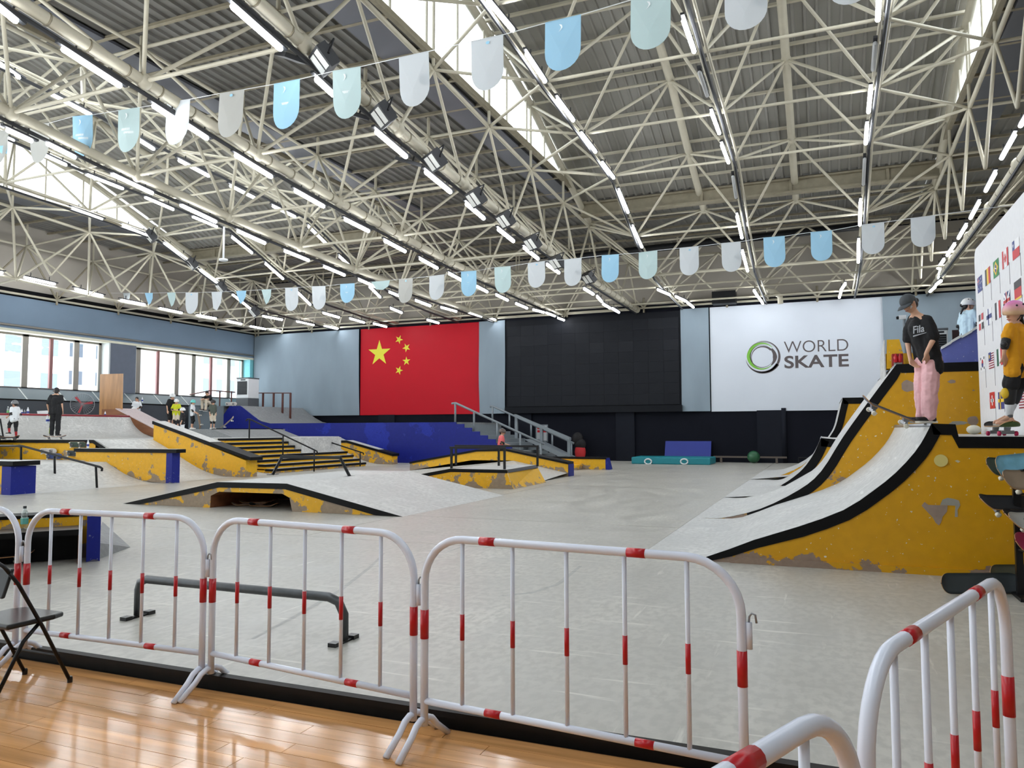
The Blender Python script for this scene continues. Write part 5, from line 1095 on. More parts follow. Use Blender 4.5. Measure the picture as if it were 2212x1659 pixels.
mb = MB(); mb.tube([(xr,3.30,zs+.36),(xr-.02,3.28,zs+.40),(xr-.07,3.27,zs+.425),(xl+.07,3.27,zs+.425),(xl+.02,3.28,zs+.40),(xl,3.30,zs+.36)],r,8); mb.obj('back_tube','black_metal',fc,True)
mb = MB(); mb.obox(V((xr+xl)/2,3.315,zs+.29),V(.2,0,0),V(0,.012,0),V(0,.03,.09)); bevel(mb.obj('backrest','vinyl_black',fc),.01)
mb = MB(); mb.prism([(xl+.01,3.30,zs),(xr-.0,3.30,zs),(xr+.005,3.62,zs),(xr-.03,3.71,zs-.004),(xl+.04,3.71,zs-.004),(xl+.0,3.62,zs)],(0,0,.035)); bevel(mb.obj('seat','vinyl_black',fc),.014,3)
for (y,z) in ((3.27,BZ+.12),(3.66,BZ+.2)):
    mb = MB(); mb.tube([(xr,y,z),(xl,y,z)],.009,8); mb.obj('crossbar','black_metal',fc)
# ================================================================== ROUND GRIND RAIL
gr_ = thing('round_rail','scuffed round steel grind rail on two flat feet behind the barriers','rail',(-4.5,4.98,0))
yr_ = 4.98; xa, xb_ = -5.57, -3.44; hz = .33
mb = MB(); mb.tube([(xa,yr_,.02),(xa,yr_,hz-.09),(xa+.02,yr_,hz-.03),(xa+.09,yr_,hz),(xb_-.14,yr_,hz),(xb_-.05,yr_,hz-.03),(xb_,yr_,hz-.12),(xb_,yr_,.02)],.036,12); mb.obj('tube','steel_worn',gr_,True)
for x in (xa,xb_):
    mb = MB(); mb.box((x-.025,yr_-.15,.0),(x+.025,yr_+.15,.014)); mb.obj('foot','black_metal',gr_)
    for y in (-.12,.12): mb = MB(); mb.box((x-.035,yr_+y-.035,.0),(x+.035,yr_+y+.035,.03)); mb.obj('pad','vinyl_black',gr_)
# ================================================================== BOX IN THE NEAR CORNER
u = V(.63,.78,0).normalized(); nn = V(-u.y,u.x,0); e = V(-8.43,6.68,0)
bx = thing('bench_box','two-tier box with dark open front, yellow back ledge and blue end','box',e)
def slab(o, a0, a1, d0, d1, z0, z1):
    P = [o+u*a0+nn*d0,o+u*a1+nn*d0,o+u*a1+nn*d1,o+u*a0+nn*d1]; mb = MB(); mb.prism([p+V(0,0,z0) for p in P],(0,0,z1-z0)); return mb
slab(e,-3,0,-.02,.62,.36,.415).obj('bench_top',C('worn_black_top',(88,82,80),.45,.3),bx)
slab(e,-3,0.005,-.025,.0,.355,.42).obj('front_edge','edge_black',bx)
slab(e,-.04,0,0,.6,0,.36).obj('side_panel','plywood_dark',bx)
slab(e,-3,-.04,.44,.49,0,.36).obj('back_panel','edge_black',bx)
slab(e,-3,.05,.5,.85,0,.53).obj('back_ledge','yellow',bx)
slab(e,-3,.055,.49,.87,.53,.57).obj('ledge_edge','edge_black',bx)
slab(e,.05,.2,.1,.85,0,.56).obj('end_block','blue',bx)
mb = MB(); p0 = onz(282,1182); mb.add([onz(216,1163),p0,onz(216,1207),onz(216,1163)+V(-.2,.2,.22),onz(216,1207)+V(-.1,0,.2)],[(0,1,3),(1,2,4),(1,4,3)]); tag(mb.obj('floor_wedge','ramp_grey'),'low grey wedge on the floor beside the blue box end','ramp')
# ================================================================== SKATEBOARDS
def board(label, mat, bottom='deck_wood', top='grip', wheel='wheel_white', group='skateboards', L=.8, W=.2, trucks=True):
    C('deck_wood',(176,130,84),.5,.15); C('grip',(38,38,40),.9,.2); C('wheel_white',(226,220,204),.5)
    b = thing('skateboard',label,'skateboard',(0,0,0),group); n, m = 26, 6; vs = []
    for s in (0,1):
        for i in range(n+1):
            t = math.sin(math.pi/2*(-1+2*i/n)); x = t*L/2; k = max(0,abs(t)-.68)/.32; z = .098+.055*k**1.4; hw = W/2*(1 if abs(t) < .72 else math.sqrt(max(0,1-((abs(t)-.72)/.28)**2)))
            for j in range(m+1):
                v = -1+2*j/m; vs.append((x,v*max(hw,.004),z+.006*v*v+(.011 if s else 0)))
    N = (n+1)*(m+1); f0 = [(i*(m+1)+j,(i+1)*(m+1)+j,(i+1)*(m+1)+j+1,i*(m+1)+j+1) for i in range(n) for j in range(m)]
    mb = MB(); mb.add(vs,[tuple(q[::-1]) for q in f0],0); mb.f += [tuple(q+N for q in f) for f in f0]; mb.m += [1]*len(f0)
    for i in range(n):
        for j in (0,m): a = i*(m+1)+j; c = (i+1)*(m+1)+j; mb.f.append((a,c,c+N,a+N)); mb.m.append(2)
    local(mb.obj('deck',[bottom,top,'deck_wood'],b,True))
    if trucks:
        for s in (-1,1):
            x = s*L*.27; mb = MB(); mb.prism([(x-.04,-.025,.097),(x+.04,-.025,.097),(x+.025,-.02,.06),(x-.02,-.02,.055)],(0,.05,0)); mb.tube([(x,-.085,.032),(x,.085,.032)],.011,8); mb.obox(V(x,0,.045),V(.018,0,0),V(0,.06,0),V(0,0,.016)); tr = local(mb.obj('truck','zinc',b))
            for y in (-.082,.082): mb = MB(); mb.lathe([(.02,-.017),(.027,-.012),(.027,.012),(.02,.017)],(x,y,.027),(0,1,0),12); local(mb.obj('wheel',wheel,b,True))
    b.matrix_basis = mat; return b
def bmat(p, xdir, up, origin_z=0.0):
    x = Vector(xdir).normalized(); z = Vector(up); z = (z-x*z.dot(x)).normalized(); y = z.cross(x)
    return Matrix(((x.x,y.x,z.x,p[0]),(x.y,y.y,z.y,p[1]),(x.z,y.z,z.z,p[2]),(0,0,0,1)))
# boards leaning on the platform ledge
yl = 18.42
def lean(px,py,label,bottom,tilt=.2,ang=0.):
    c = ony(px,py,yl-.05); return board(label,bmat(c+V(0,.09,0),V(math.cos(ang),0,math.sin(ang)),V(0,-1,tilt)) if False else bmat(c+V(0,-.03,0),V(math.cos(ang),.0,math.sin(ang)),V(0,1,.25)),bottom,'grip')
C('deck_green',(58,74,62),.5,.4); C('deck_white',(206,200,196),.5,.25); C('deck_blue',(60,78,130),.5,.3); C('deck_sky',(120,180,205),.4,.35); C('deck_beige',(150,132,112),.6,.15); C('deck_grey',(176,176,170),.5,.1); C('deck_pink',(190,60,100),.4,.3); C('deck_dark',(54,62,66),.5,.2); C('deck_olive',(86,88,72),.6,.2)
lean(161,962,'upper dark board with pale wheels leaning on the platform ledge','deck_green'); lean(155,981,'lower dark board leaning beneath another on the platform ledge','deck_dark')
lean(98,976,'pale printed board leaning on the platform ledge','deck_white'); lean(110,987,'blue and white board lying on edge against the platform ledge','deck_blue')
# under the funbox
for (px,py,l,bt,a) in ((505,1092,'pale deck lying in the funbox tunnel','deck_white',.5),(497,1089,'second deck under the pale one in the funbox tunnel','deck_beige',.35),(560,1096,'dark board deep in the funbox tunnel','deck_dark',-.1),(610,1080,'dark board propped at the end of the funbox tunnel','deck_dark',.3)):
    c = onz(px,py); c.y = max(c.y,12.75); c.x = min(max(c.x,-11.5),-10.35); c.z = -.08 if 'pale' not in l or 'second' in l else -.06
    board(l,bmat(V(c.x,c.y+.15,.0),V(math.cos(a),math.sin(a),.03),V(0,0,1)),bt,bt,trucks=False) .location.z += -.085 if 'second' not in l else -.06
mat_ = bmat(e+u*-.9+nn*.3,u*1+nn*.2,V(0,0,1)); board('board with white wheels lying inside the dark bench box',mat_,'deck_beige')
# rack at the picture edge
pr = onz(2205,1290); d0 = (Vector(pr)-C0).dot(_fwd); RX = _r
rk = thing('board_rack','black upright rack pole holding skateboards at the edge of the yellow side','rack',pr)
top = ond(2205,1000,d0); mb = MB(); mb.box((pr.x-.03,pr.y-.03,0),(pr.x+.03,pr.y+.03,top.z)); mb.obj('pole','black_metal',rk)
mb = MB(); mb.box((pr.x-.05,pr.y-.25,0),(pr.x+.05,pr.y+.25,.03)); mb.obj('base','black_metal',rk)
for i,z in enumerate((.45,.75,.98,1.2)):
    mb = MB(); mb.tube([(pr.x,pr.y,z),(pr.x,pr.y-.35,z+.03)],.012,6); mb.obj('arm','black_metal',rk)
def rackboard(px, py, dd, label, bottom, top_, roll, pitch=0., L=.8, W=.205, trucks=True):
    """nose tip at the pixel, board running away to the picture's edge side"""
    nose = ond(px,py,d0+dd); x = (RX*math.cos(pitch)+V(0,0,1)*math.sin(pitch)); up = (V(0,0,1)*math.cos(roll)-Vector((_fwd.x,_fwd.y,0)).normalized()*math.sin(roll))
    c = nose+x*L/2; m = bmat(c,x,up); z = Vector((m[0][2],m[1][2],m[2][2])); m.translation = c-z*.15
    return board(label,m,bottom,top_,L=L,W=W,trucks=trucks)
rackboard(2130,1004,.15,'pale teal board at the back of the rack top','deck_green','deck_green',1.0)
rackboard(2152,1012,-.1,'sky blue painted board at the top of the rack','deck_sky','deck_sky',1.15,.1,.8,.27)
rackboard(2166,1032,-.25,'beige undersided board below the sky blue one on the rack','deck_beige','deck_beige',1.0)
rackboard(2116,1078,.05,'black gripped board in the middle of the rack','deck_dark','grip',.65,-.02)
rackboard(2168,1110,-.12,'dark board behind the grey one on the rack','deck_dark','grip',.6)
rackboard(2180,1120,-.28,'light grey deck with small lettering on the rack','deck_grey','deck_grey',.75)
rackboard(2192,1168,-.2,'black and pink printed board low on the rack','deck_pink','deck_pink',1.0)
def floorboard(px,py,label,bt,dy=0.):
    p = onz(px,py+0); x = RX; m = bmat(p+x*.42+V(0,0,.1),x,V(.25,-.95,.25)); z = Vector((m[0][2],m[1][2],m[2][2])); m.translation = m.translation-z*.1; board(label,m,bt,bt)
floorboard(2022,1283,'dark teal board standing on edge on the floor by the rack','deck_dark'); floorboard(2128,1262,'olive board standing on edge behind the dark one by the rack','deck_olive')
# ================================================================== BOTTLES
def bottle(p, h, label, body='bottle_clear', band='label_blue', cap='white_plastic'):
    C('label_blue',(40,60,150),.5); C('label_green',(120,190,120),.4); C('bottle_white',(226,230,236),.35); C('cap_dark',(30,34,40),.5); C('bottle_teal',(90,170,160),.25)
    r = h*.145; t = thing('water_bottle',label,'bottle',p,'drink bottles'); mb = MB(); mb.lathe([(r*.9,0),(r,.02*h),(r,.62*h),(r*.75,.76*h),(r*.4,.87*h),(r*.38,.92*h)],p,n=12); mb.obj('body',body,t,True)
    mb = MB(); mb.lathe([(r*1.02,.25*h),(r*1.02,.5*h)],p,n=12); mb.obj('wrapper',band,t); mb = MB(); mb.lathe([(r*.45,.9*h),(r*.45,h)],p,n=10); mb.obj('cap',cap,t)
p = ond(44,1150,(e-C0+u*-.3).dot(_fwd)); pz = e+u*-.62+nn*.3; bottle(V(pz.x,pz.y,.415),.29,'teal filled bottle with dark cap on the bench box','bottle_clear','bottle_teal','cap_dark')
for (px,pb,ptop,l,bd2,wr) in ((17,895,877,'green labelled bottle on the red coping deck','bottle_clear','label_green'),(47,896,883,'short blue labelled bottle beside the tall white one','bottle_white','label_blue'),(53,896,885,'smallest bottle between two others on the red coping deck','bottle_clear','label_blue'),(60,896,879,'tall white bottle on the red coping deck','bottle_white','label_blue'),(227,898,887,'blue labelled bottle before the plywood board','bottle_white','label_blue')):
    q_ = onx(px,pb,-29.2); dd = (q_-C0).dot(_fwd); bottle(V(-29.2,q_.y,2.245),(pb-ptop)*dd/F_PX,l,bd2,wr)
q_ = ony(190,963,17.9); bottle(V(q_.x,17.9,1.045),.27,'blue labelled bottle on the flat yellow ledge','bottle_white','label_blue')
q_ = onx(307,876,XS-.12); bottle(V(XS-.12,q_.y,zdark+.06),.3,'white bottle on the sloping boards near the boy with a helmet in hand','bottle_white','label_blue')
q_ = onx(95,896,-29.3); t = thing('paper_bag','open white paper bag on the red coping deck','bag',(-29.3,q_.y,2.245)); mb = MB(); mb.prism([(-29.3,q_.y-.15,2.245),(-29.3,q_.y+.15,2.245),(-29.3,q_.y+.2,2.45),(-29.3,q_.y-.2,2.42)],(-.15,0,0)); mb.obj('bag_body','white_plastic',t)
# deck where the children wait
mb = MB(); mb.box((-31.4,26.25,PZ-.02),(-25.2,31.2,1.68)); mb.prism([(-25.2,26.25,1.68),(-24.0,26.25,PZ),(-25.2,26.25,PZ)],(0,4.6,0)); tag(mb.obj('waiting_deck','ramp_grey'),'grey raised deck with a short bank where the children wait','platform')
mb = MB(); mb.box((-25.24,26.25,1.66),(-25.16,31.0,1.7)); tag(mb.obj('deck_lip','edge_black'),'dark lip of the grey deck where the children wait','edge')
# ================================================================== PEOPLE
C('skin',(214,168,140),.5,.05); C('skin2',(196,148,120),.5,.05); C('hair',(24,20,20),.5,.2); C('eye_dark',(24,18,18),.2); C('lip',(170,96,90),.5); C('brow',(34,26,24),.6)
C('pad_black',(26,26,28),.6); C('pad_cap',(40,40,44),.35); C('pad_white',(216,214,206),.4); C('pad_yellow',(236,196,40),.4)
C('c_black',(24,24,27),.85); C('c_white',(226,230,234),.85); C('c_pink',(232,182,186),.85,.08); C('c_navy',(36,42,60),.85); C('c_beige',(208,196,176),.85); C('c_olive',(84,92,84),.85); C('c_lime',(200,206,40),.85); C('c_gold',(226,158,20),.85); C('c_grey',(104,106,110),.85); C('c_salmon',(226,110,112),.85); C('c_paleblue',(196,222,236),.85); C('c_red',(170,40,44),.8)
C('shoe_black',(26,24,26),.6); C('shoe_peach',(232,178,150),.7); C('shoe_white',(222,220,216),.6); C('sole',(230,226,216),.6)
C('h_white',(228,230,230),.3); C('h_grey',(120,122,124),.3); C('h_teal',(110,206,200),.3); C('h_black',(40,34,34),.35); C('cap_grey',(74,78,82),.8); C('cap_black',(38,36,36),.8)
def shape(mb, name, mat, parent, vox, it=3):
    o = mb.obj(name, mat, parent, True)
    m = o.modifiers.new('skin','REMESH'); m.mode = 'VOXEL'; m.voxel_size = vox; m.use_smooth_shade = True
    s = o.modifiers.new('soften','SMOOTH'); s.iterations = it; s.factor = .5
    return o
_cl = bpy.data.textures.new('cloth_folds','CLOUDS'); _cl.noise_scale = .11; _cl.noise_depth = 2
def crumple(o, s):
    m = o.modifiers.new('folds','DISPLACE'); m.texture = _cl; m.strength = .035*s; m.mid_level = .5; m.texture_coords = 'LOCAL'; return o
def hand(mb, wr, d, side, s, curl, nrm):
    """palm with four fingers and a thumb; d = hand direction, side = towards the thumb, nrm = palm side"""
    d = d.normalized(); side = (side-d*side.dot(d)).normalized(); n = d.cross(side); n = n if n.dot(nrm) > 0 else -n
    for k,(o,l) in enumerate(zip((.032,.011,-.011,-.031),(.92,1.0,.94,.74))):
        kn = wr+(d*.088+side*o)*s; mb.caps(wr+(d*.01+side*o*.6)*s,kn,.017*s,.0125*s,8)
        p = kn; dd = d
        for j,seg in enumerate((.038,.028,.022)):
            ang = curl*(.7 if j == 0 else 1.0); dd = (dd*math.cos(ang)+n*math.sin(ang)).normalized(); q = p+dd*seg*l*s; mb.caps(p,q,.0105*s*(1-.08*j),.0095*s*(1-.1*j),7); p = q
    t0 = wr+(d*.028+side*.03)*s; t1 = t0+(d*.035+side*.03+n*.012)*s; t2 = t1+(d*.032+side*.006+n*.016)*s; mb.caps(t0,t1,.0135*s,.0115*s,7); mb.caps(t1,t2,.0115*s,.0095*s,7)
def figure(label, J, face, s=1., hs=1., skin='skin', top='c_black', sleeve=.62, legs='c_black', leglen=1., baggy=1.0, shoe='shoe_black', head=None, headcol='h_white', pads=None, socks=None, hair='hair', curl=.35, vox=None, thumbs=None, hem=.0, group='skaters', bun=False, waist=None, leggings=None):
    """J: world positions of the joints. face: where the face looks."""
    J = {k:Vector(v) for k,v in J.items()}; root = thing('person',label,'person',(J['an_l']+J['an_r'])/2,group)
    vox = vox or .016*s; face = Vector(face).normalized(); side_b = (J['sh_r']-J['sh_l']).normalized()   # towards the person's own right
    b = MB()
    hc = J['head']; upv = (hc-J['neck']).normalized(); fx = (face-upv*face.dot(upv)).normalized(); rx = fx.cross(upv).normalized(); H = s*hs
    b.ball(hc,(.076*H,.094*H,.112*H),14,10,ax=(rx,fx,upv)); b.ball(hc+fx*.022*H-upv*.052*H,(.058*H,.066*H,.062*H),12,8,ax=(rx,fx,upv))
    b.caps(hc+fx*.088*H+upv*.012*H,hc+fx*.106*H-upv*.026*H,.009*H,.014*H,8)                                      # nose
    b.caps(hc+fx*.084*H-upv*.062*H-rx*.016*H,hc+fx*.084*H-upv*.062*H+rx*.016*H,.010*H,None,8)                       # mouth
    for k in (-1,1): b.ball(hc+rx*k*.077*H-fx*.008*H-upv*.005*H,(.012*H,.02*H,.03*H),8,6,ax=(rx,fx,upv))           # ears
    b.caps(J['neck']-upv*.03*s,hc-upv*.05*H,.052*s,.046*s)
    b.caps(J['pelvis'],J['chest'],.115*s,.125*s,12)
    for k in ('l','r'):
        b.caps(J['hip_'+k],J['sh_'+k]*.75+J['chest']*.25,.09*s,.07*s); b.caps(J['sh_'+k],J['neck'],.055*s,.05*s)
        b.caps(J['sh_'+k],J['el_'+k],.047*s,.037*s); b.caps(J['el_'+k],J['wr_'+k],.037*s,.025*s)
        b.caps(J['hip_'+k],J['kn_'+k],.078*s,.052*s); b.caps(J['kn_'+k],(J['kn_'+k]*.6+J['an_'+k]*.4),.05*s,.053*s); b.caps((J['kn_'+k]*.6+J['an_'+k]*.4),J['an_'+k],.05*s,.034*s)
        b.caps(J['an_'+k],J['toe_'+k],.033*s,.026*s)
        d = (J['wr_'+k]-J['el_'+k]).normalized()
        if ('hd_'+k) in J: d = J['hd_'+k]-J['wr_'+k]
        sg = -1 if k == 'r' else 1; th = (fx*.8+side_b*.1*sg)
        if thumbs and k in thumbs: th = Vector(thumbs[k])
        hand(b,J['wr_'+k],d,th,s,curl,(J['pelvis']-J['wr_'+k]))
    shape(b,'body',skin,root,vox)
    # eyes, brows, lips
    for k in (-1,1):
        mb = MB(); mb.ball(hc+fx*.083*H+rx*k*.033*H+upv*.012*H,(.014*H,.008*H,.007*H),8,6,ax=(rx,fx,upv)); mb.obj('eye','eye_dark',root,True)
        mb = MB(); mb.caps(hc+fx*.086*H+rx*k*.018*H+upv*.034*H,hc+fx*.076*H+rx*k*.05*H+upv*.034*H,.005*H,None,6); mb.obj('eyebrow','brow',root,True)
    mb = MB(); mb.caps(hc+fx*.091*H-upv*.06*H-rx*.018*H,hc+fx*.091*H-upv*.06*H+rx*.018*H,.006*H,None,6); mb.obj('lips','lip',root,True)
    # hair
    mb = MB(); mb.ball(hc+upv*.03*H-fx*.018*H,(.086*H,.1*H,.1*H),14,9,ax=(rx,fx,upv)); mb.ball(hc-fx*.05*H-upv*.03*H,(.074*H,.056*H,.07*H),12,8,ax=(rx,fx,upv))
    if bun: mb.ball(hc-fx*.125*H-upv*.02*H,(.034*H,.036*H,.038*H),10,8,ax=(rx,fx,upv)); mb.caps(hc-fx*.07*H,hc-fx*.12*H-upv*.02*H,.025*H)
    if bun == 'tail': mb.caps(hc-fx*.085*H-upv*.05*H,hc-fx*.12*H-upv*.2*H,.03*H,.018*H)
    shape(mb,'hair',hair,root,.011*s,1)
    # shirt
    mb = MB(); O = 1.16
    lowp = J['pelvis']+(J['pelvis']-J['chest']).normalized()*(.06*s+hem)
    w_ = {k:(lowp+(J['hip_'+k]-J['pelvis'])*1.35) for k in 'lr'}
    mb.caps(lowp,J['chest'],.118*s*O,.128*s*O,12)
    for k in 'lr':
        mb.caps(w_[k],J['sh_'+k]*.8+J['chest']*.2-V(0,0,.03*s),.088*s*O,.078*s*O); mb.caps(J['sh_'+k],J['neck']-upv*.035*s,.064*s,.062*s)
        if sleeve <= 1: mb.caps(J['sh_'+k],J['sh_'+k].lerp(J['el_'+k],sleeve),.066*s*baggy**.3,.068*s*baggy**.5)
        else: mb.caps(J['sh_'+k],J['el_'+k],.064*s,.05*s); mb.caps(J['el_'+k],J['el_'+k].lerp(J['wr_'+k],sleeve-1),.05*s,.038*s)
    sh = crumple(shape(mb,'shirt',top,root,vox*.9),s)
    # trousers
    mb = MB(); mb.caps(J['hip_l'],J['hip_r'],.108*s,None,12); mb.caps(J['pelvis'],J['pelvis']+(J['chest']-J['pelvis'])*.25,.118*s)
    for k in 'lr':
        if leglen <= .5:
            mb.caps(J['hip_'+k],J['hip_'+k].lerp(J['kn_'+k],leglen*2),.1*s*baggy**.5,.085*s*baggy)
        else:
            mb.caps(J['hip_'+k],J['kn_'+k],.1*s*baggy**.5,.072*s*baggy); mb.caps(J['kn_'+k],J['kn_'+k].lerp(J['an_'+k],min(.97,(leglen-.5)*2)),.072*s*baggy,.062*s*baggy)
    crumple(shape(mb,'trousers' if leglen > .5 else 'shorts',legs,root,vox*.9),s*1.2)
    if leggings:
        for k in 'lr':
            mb = MB(); mb.caps(J['hip_'+k],J['kn_'+k],.084*s,.06*s); mb.caps(J['kn_'+k],J['an_'+k],.06*s,.042*s); shape(mb,'leggings',leggings,root,vox,2)
    for k in 'lr':
        t = (J['toe_'+k]-J['an_'+k]); t.z = 0; t = t.normalized() if t.length > 1e-4 else fx; a = J['an_'+k]; zf = J['toe_'+k].z-.03*s
        mb = MB(); base = V(a.x,a.y,zf+.035*s); mb.caps(base-t*.055*s,base+t*.16*s,.046*s,.036*s); mb.caps(base-t*.03*s,a-V(0,0,0)+V(0,0,-.01*s),.046*s,.042*s); so = shape(mb,'shoe',shoe,root,.012*s,2)
        mb = MB(); sd = t.cross(V(0,0,1)); P = [base-t*.1*s+sd*.03*s,base-t*.1*s-sd*.03*s,base+t*.05*s-sd*.047*s,base+t*.17*s-sd*.036*s,base+t*.205*s,base+t*.17*s+sd*.036*s,base+t*.05*s+sd*.047*s]; mb.prism([V(p.x,p.y,zf-.008*s) for p in P],(0,0,.026*s)); mb.obj('sole','sole',so)
        if socks:
            mb = MB(); mb.caps(a+V(0,0,.01*s),J['kn_'+k].lerp(a,.5),.043*s,.058*s); shape(mb,'sock',socks,root,.014*s,1)
    if pads:
        kc, ec = pads
        for k in 'lr':
            if kc:
                kn = J['kn_'+k]; fw = (J['toe_'+k]-J['an_'+k]); fw.z = 0; fw = fw.normalized() if fw.length > 1e-4 else fx
                mb = MB(); mb.caps(kn.lerp(J['hip_'+k],.22),kn.lerp(J['an_'+k],.34),.078*s,.068*s); po = shape(mb,'knee_pad','pad_black',root,.014*s,2)
                mb = MB(); mb.ball(kn+fw*.07*s,(.05*s,.05*s,.075*s),10,8); shape(mb,'pad_cap',kc,po,.012*s,2)
            if ec:
                el = J['el_'+k]; mb = MB(); mb.caps(el.lerp(J['sh_'+k],.2),el.lerp(J['wr_'+k],.3),.058*s,.052*s); po = shape(mb,'elbow_pad','pad_black',root,.013*s,2)
                bk = (el-(J['sh_'+k]+J['wr_'+k])/2); bk = bk.normalized() if bk.length > .01 else -fx; mb = MB(); mb.ball(el+bk*.045*s,.045*s,10,8); shape(mb,'pad_cap',ec,po,.012*s,2)
    if head == 'helmet':
        mb = MB(); n, m = 20, 9; c = hc+upv*.035*H-fx*.008*H; R = (.107*H,.125*H,.108*H); vs = []
        for i in range(m+1):
            a = (math.pi*.60)*i/m
            for k in range(n):
                q = 2*math.pi*k/n; drop = 1+.16*(1-math.sin(q))*.5*(i/m)
                vs.append(c+rx*(R[0]*math.sin(a)*math.cos(q))+fx*(R[1]*math.sin(a)*math.sin(q))+upv*(R[2]*math.cos(a*drop)))
        fs = [(i*n+k,(i+1)*n+k,(i+1)*n+(k+1)%n,i*n+(k+1)%n) for i in range(m) for k in range(n)]; mb.add(vs,fs)
        o = mb.obj('helmet',headcol,root,True); sd = o.modifiers.new('shell','SOLIDIFY'); sd.thickness = .012*H; sd.offset = 1
        mb = MB()
        for k in (-1,1): mb.tube([c+rx*k*.1*H-upv*.03*H,hc+rx*k*.072*H-upv*.06*H+fx*.01*H,hc+fx*.045*H-upv*.122*H],.006*H,5)
        mb.obj('chin_strap','pad_black',root)
        for k in (-1,1):
            mb = MB(); mb.ball(c+rx*k*.085*H+upv*.07*H+fx*.05*H,.012*H,8,6); mb.obj('vent','pad_black',o)
            mb = MB(); mb.ball(c+rx*k*.093*H+upv*.066*H-fx*.035*H,.012*H,8,6); mb.obj('vent','pad_black',o)
    elif head == 'cap':
        mb = MB(); mb.ball(hc+upv*.04*H-fx*.004*H,(.09*H,.11*H,.094*H),14,9,ax=(rx,fx,upv)); o = shape(mb,'cap',headcol,root,.011*s,2)
        mb = MB(); vs = []; n = 12
        for r_,dz in ((.085,.0),(.13,-.012),(.175,-.03)):
            for k in range(n+1):
                q = math.pi*(.12+.76*k/n); vs.append(hc+rx*(math.cos(q)*min(r_,.092+.02*(r_>.1))*H)+fx*(math.sin(q)*r_*H+.012*H)+upv*((.035+dz-.012*abs(math.cos(q)))*H))
        mb.add(vs,[(i*(n+1)+k,(i+1)*(n+1)+k,(i+1)*(n+1)+k+1,i*(n+1)+k+1) for i in range(2) for k in range(n)]); v_ = mb.obj('visor',headcol,root,True); sd = v_.modifiers.new('t','SOLIDIFY'); sd.thickness = .005*H
    return root, J, sh
def stand(base, heading, h=1.3, lean=0., **ov):
    """default standing joints; heading = ground direction the person faces; overrides in person space (right, forward, up) for a 1.7 m person"""
    s = h/1.7; f = Vector(heading); f.z = 0; f.normalize(); r = f.cross(V(0,0,1)); P = dict(pelvis=(0,0,.95),chest=(0,.01,1.27),neck=(0,.0,1.455),head=(0,.025,1.585),sh_l=(-.165,0,1.40),sh_r=(.165,0,1.40),el_l=(-.215,-.03,1.13),el_r=(.215,-.03,1.13),wr_l=(-.22,.04,.90),wr_r=(.22,.04,.90),hip_l=(-.085,0,.91),hip_r=(.085,0,.91),kn_l=(-.095,.02,.50),kn_r=(.095,.02,.50),an_l=(-.10,-.02,.09),an_r=(.10,-.02,.09),toe_l=(-.12,.12,.03),toe_r=(.12,.12,.03))
    P.update(ov); out = {}
    for k,(a,b,c) in P.items(): out[k] = Vector(base)+(r*a+f*(b+lean*max(0,c-.9))+V(0,0,1)*c)*s
    return out, s
FW = Vector((_fwd.x,_fwd.y,0)).normalized(); RT = Vector((_r.x,_r.y,0)); TOC = -FW
# ---- the person in the cap, about to drop in
d_w = (V(1.06,9.95,2)-C0).dot(_fwd); zt = 1.675
def w3(x,y,dd=0.): return ond(1860+x/5.027,610+y/5.027,d_w+dd)
Jw = dict(head=w3(520,232,0),neck=w3(596,352,0),chest=w3(640,500,0),pelvis=w3(745,800,0),sh_l=w3(718,415,-.1),sh_r=w3(560,405,.13),el_l=w3(790,610,-.16),el_r=w3(505,640,.18),wr_l=w3(705,775,-.2),wr_r=w3(535,840,.1),hd_l=w3(735,868,-.14),hd_r=w3(585,900,.05),hip_l=w3(775,850,-.07),hip_r=w3(690,850,.08),kn_l=w3(745,1170,-.08),kn_r=w3(665,1170,.08),an_l=w3(738,1440,-.06),an_r=w3(675,1430,.09),toe_l=w3(665,1500,-.08),toe_r=w3(610,1495,.07))
for k in ('toe_l','toe_r'): Jw[k].z = zt+.04
for k in ('an_l','an_r'): Jw[k].z = zt+.1
fdir = (-RT*1.0+TOC*.28+V(0,0,-.22))
root, _, shirt = figure('person in dark cap, black shirt and pink trousers about to drop in',Jw,fdir,.9,1.0,'skin','c_black',.86,'c_pink',1.0,1.42,'shoe_black','cap','cap_grey',None,None,'hair',.3,.009,None,.02,'skaters',True)
# lettering on the shirt
c = w3(632,528,0); nrm = (C0-c); nrm.normalize(); cx = RT; m = Matrix(((RT.x,-nrm.x,0,0),(RT.y,-nrm.y,0,0),(0,-nrm.z,1,0),(0,0,0,1)))
mt_ = Matrix.Translation(c+nrm*.19)@m@Matrix.Rotation(math.radians(-10),4,'Y')
text('shirt_print','Fila',shirt,'print_white',-.075,-.02,.135,.085,0,.02,.25,0,mt_)
mb = MB(); mb.add([mt_@V(-.085,0,-.055),mt_@V(.07,0,-.035),mt_@V(.08,0,-.028),mt_@V(-.08,0,-.038)],[(0,1,2,3)]); mb.obj('shirt_print','print_white',shirt)
hc = Jw['head']; mb = MB(); mb.ball(w3(545,262,-.085),.012,8,6); mb.caps(w3(545,262,-.085),w3(540,280,-.085),.005); mb.obj('earphone','white_plastic',root,True)
# her board
n0, t0 = w3(5,1265,.0), w3(650,1520,.0); x = (n0-t0).normalized(); up = V(0,0,1)-FW*.3; mm = bmat((n0+t0)/2,x,up); z_ = Vector((mm[0][2],mm[1][2],mm[2][2])); mm.translation = (n0+t0)/2-z_*.12
C('deck_bluegrey',(96,100,116),.4,.3)
board('board with white wheels hanging over the coping under the foot',mm,'deck_bluegrey','grip',L=(n0-t0).length)
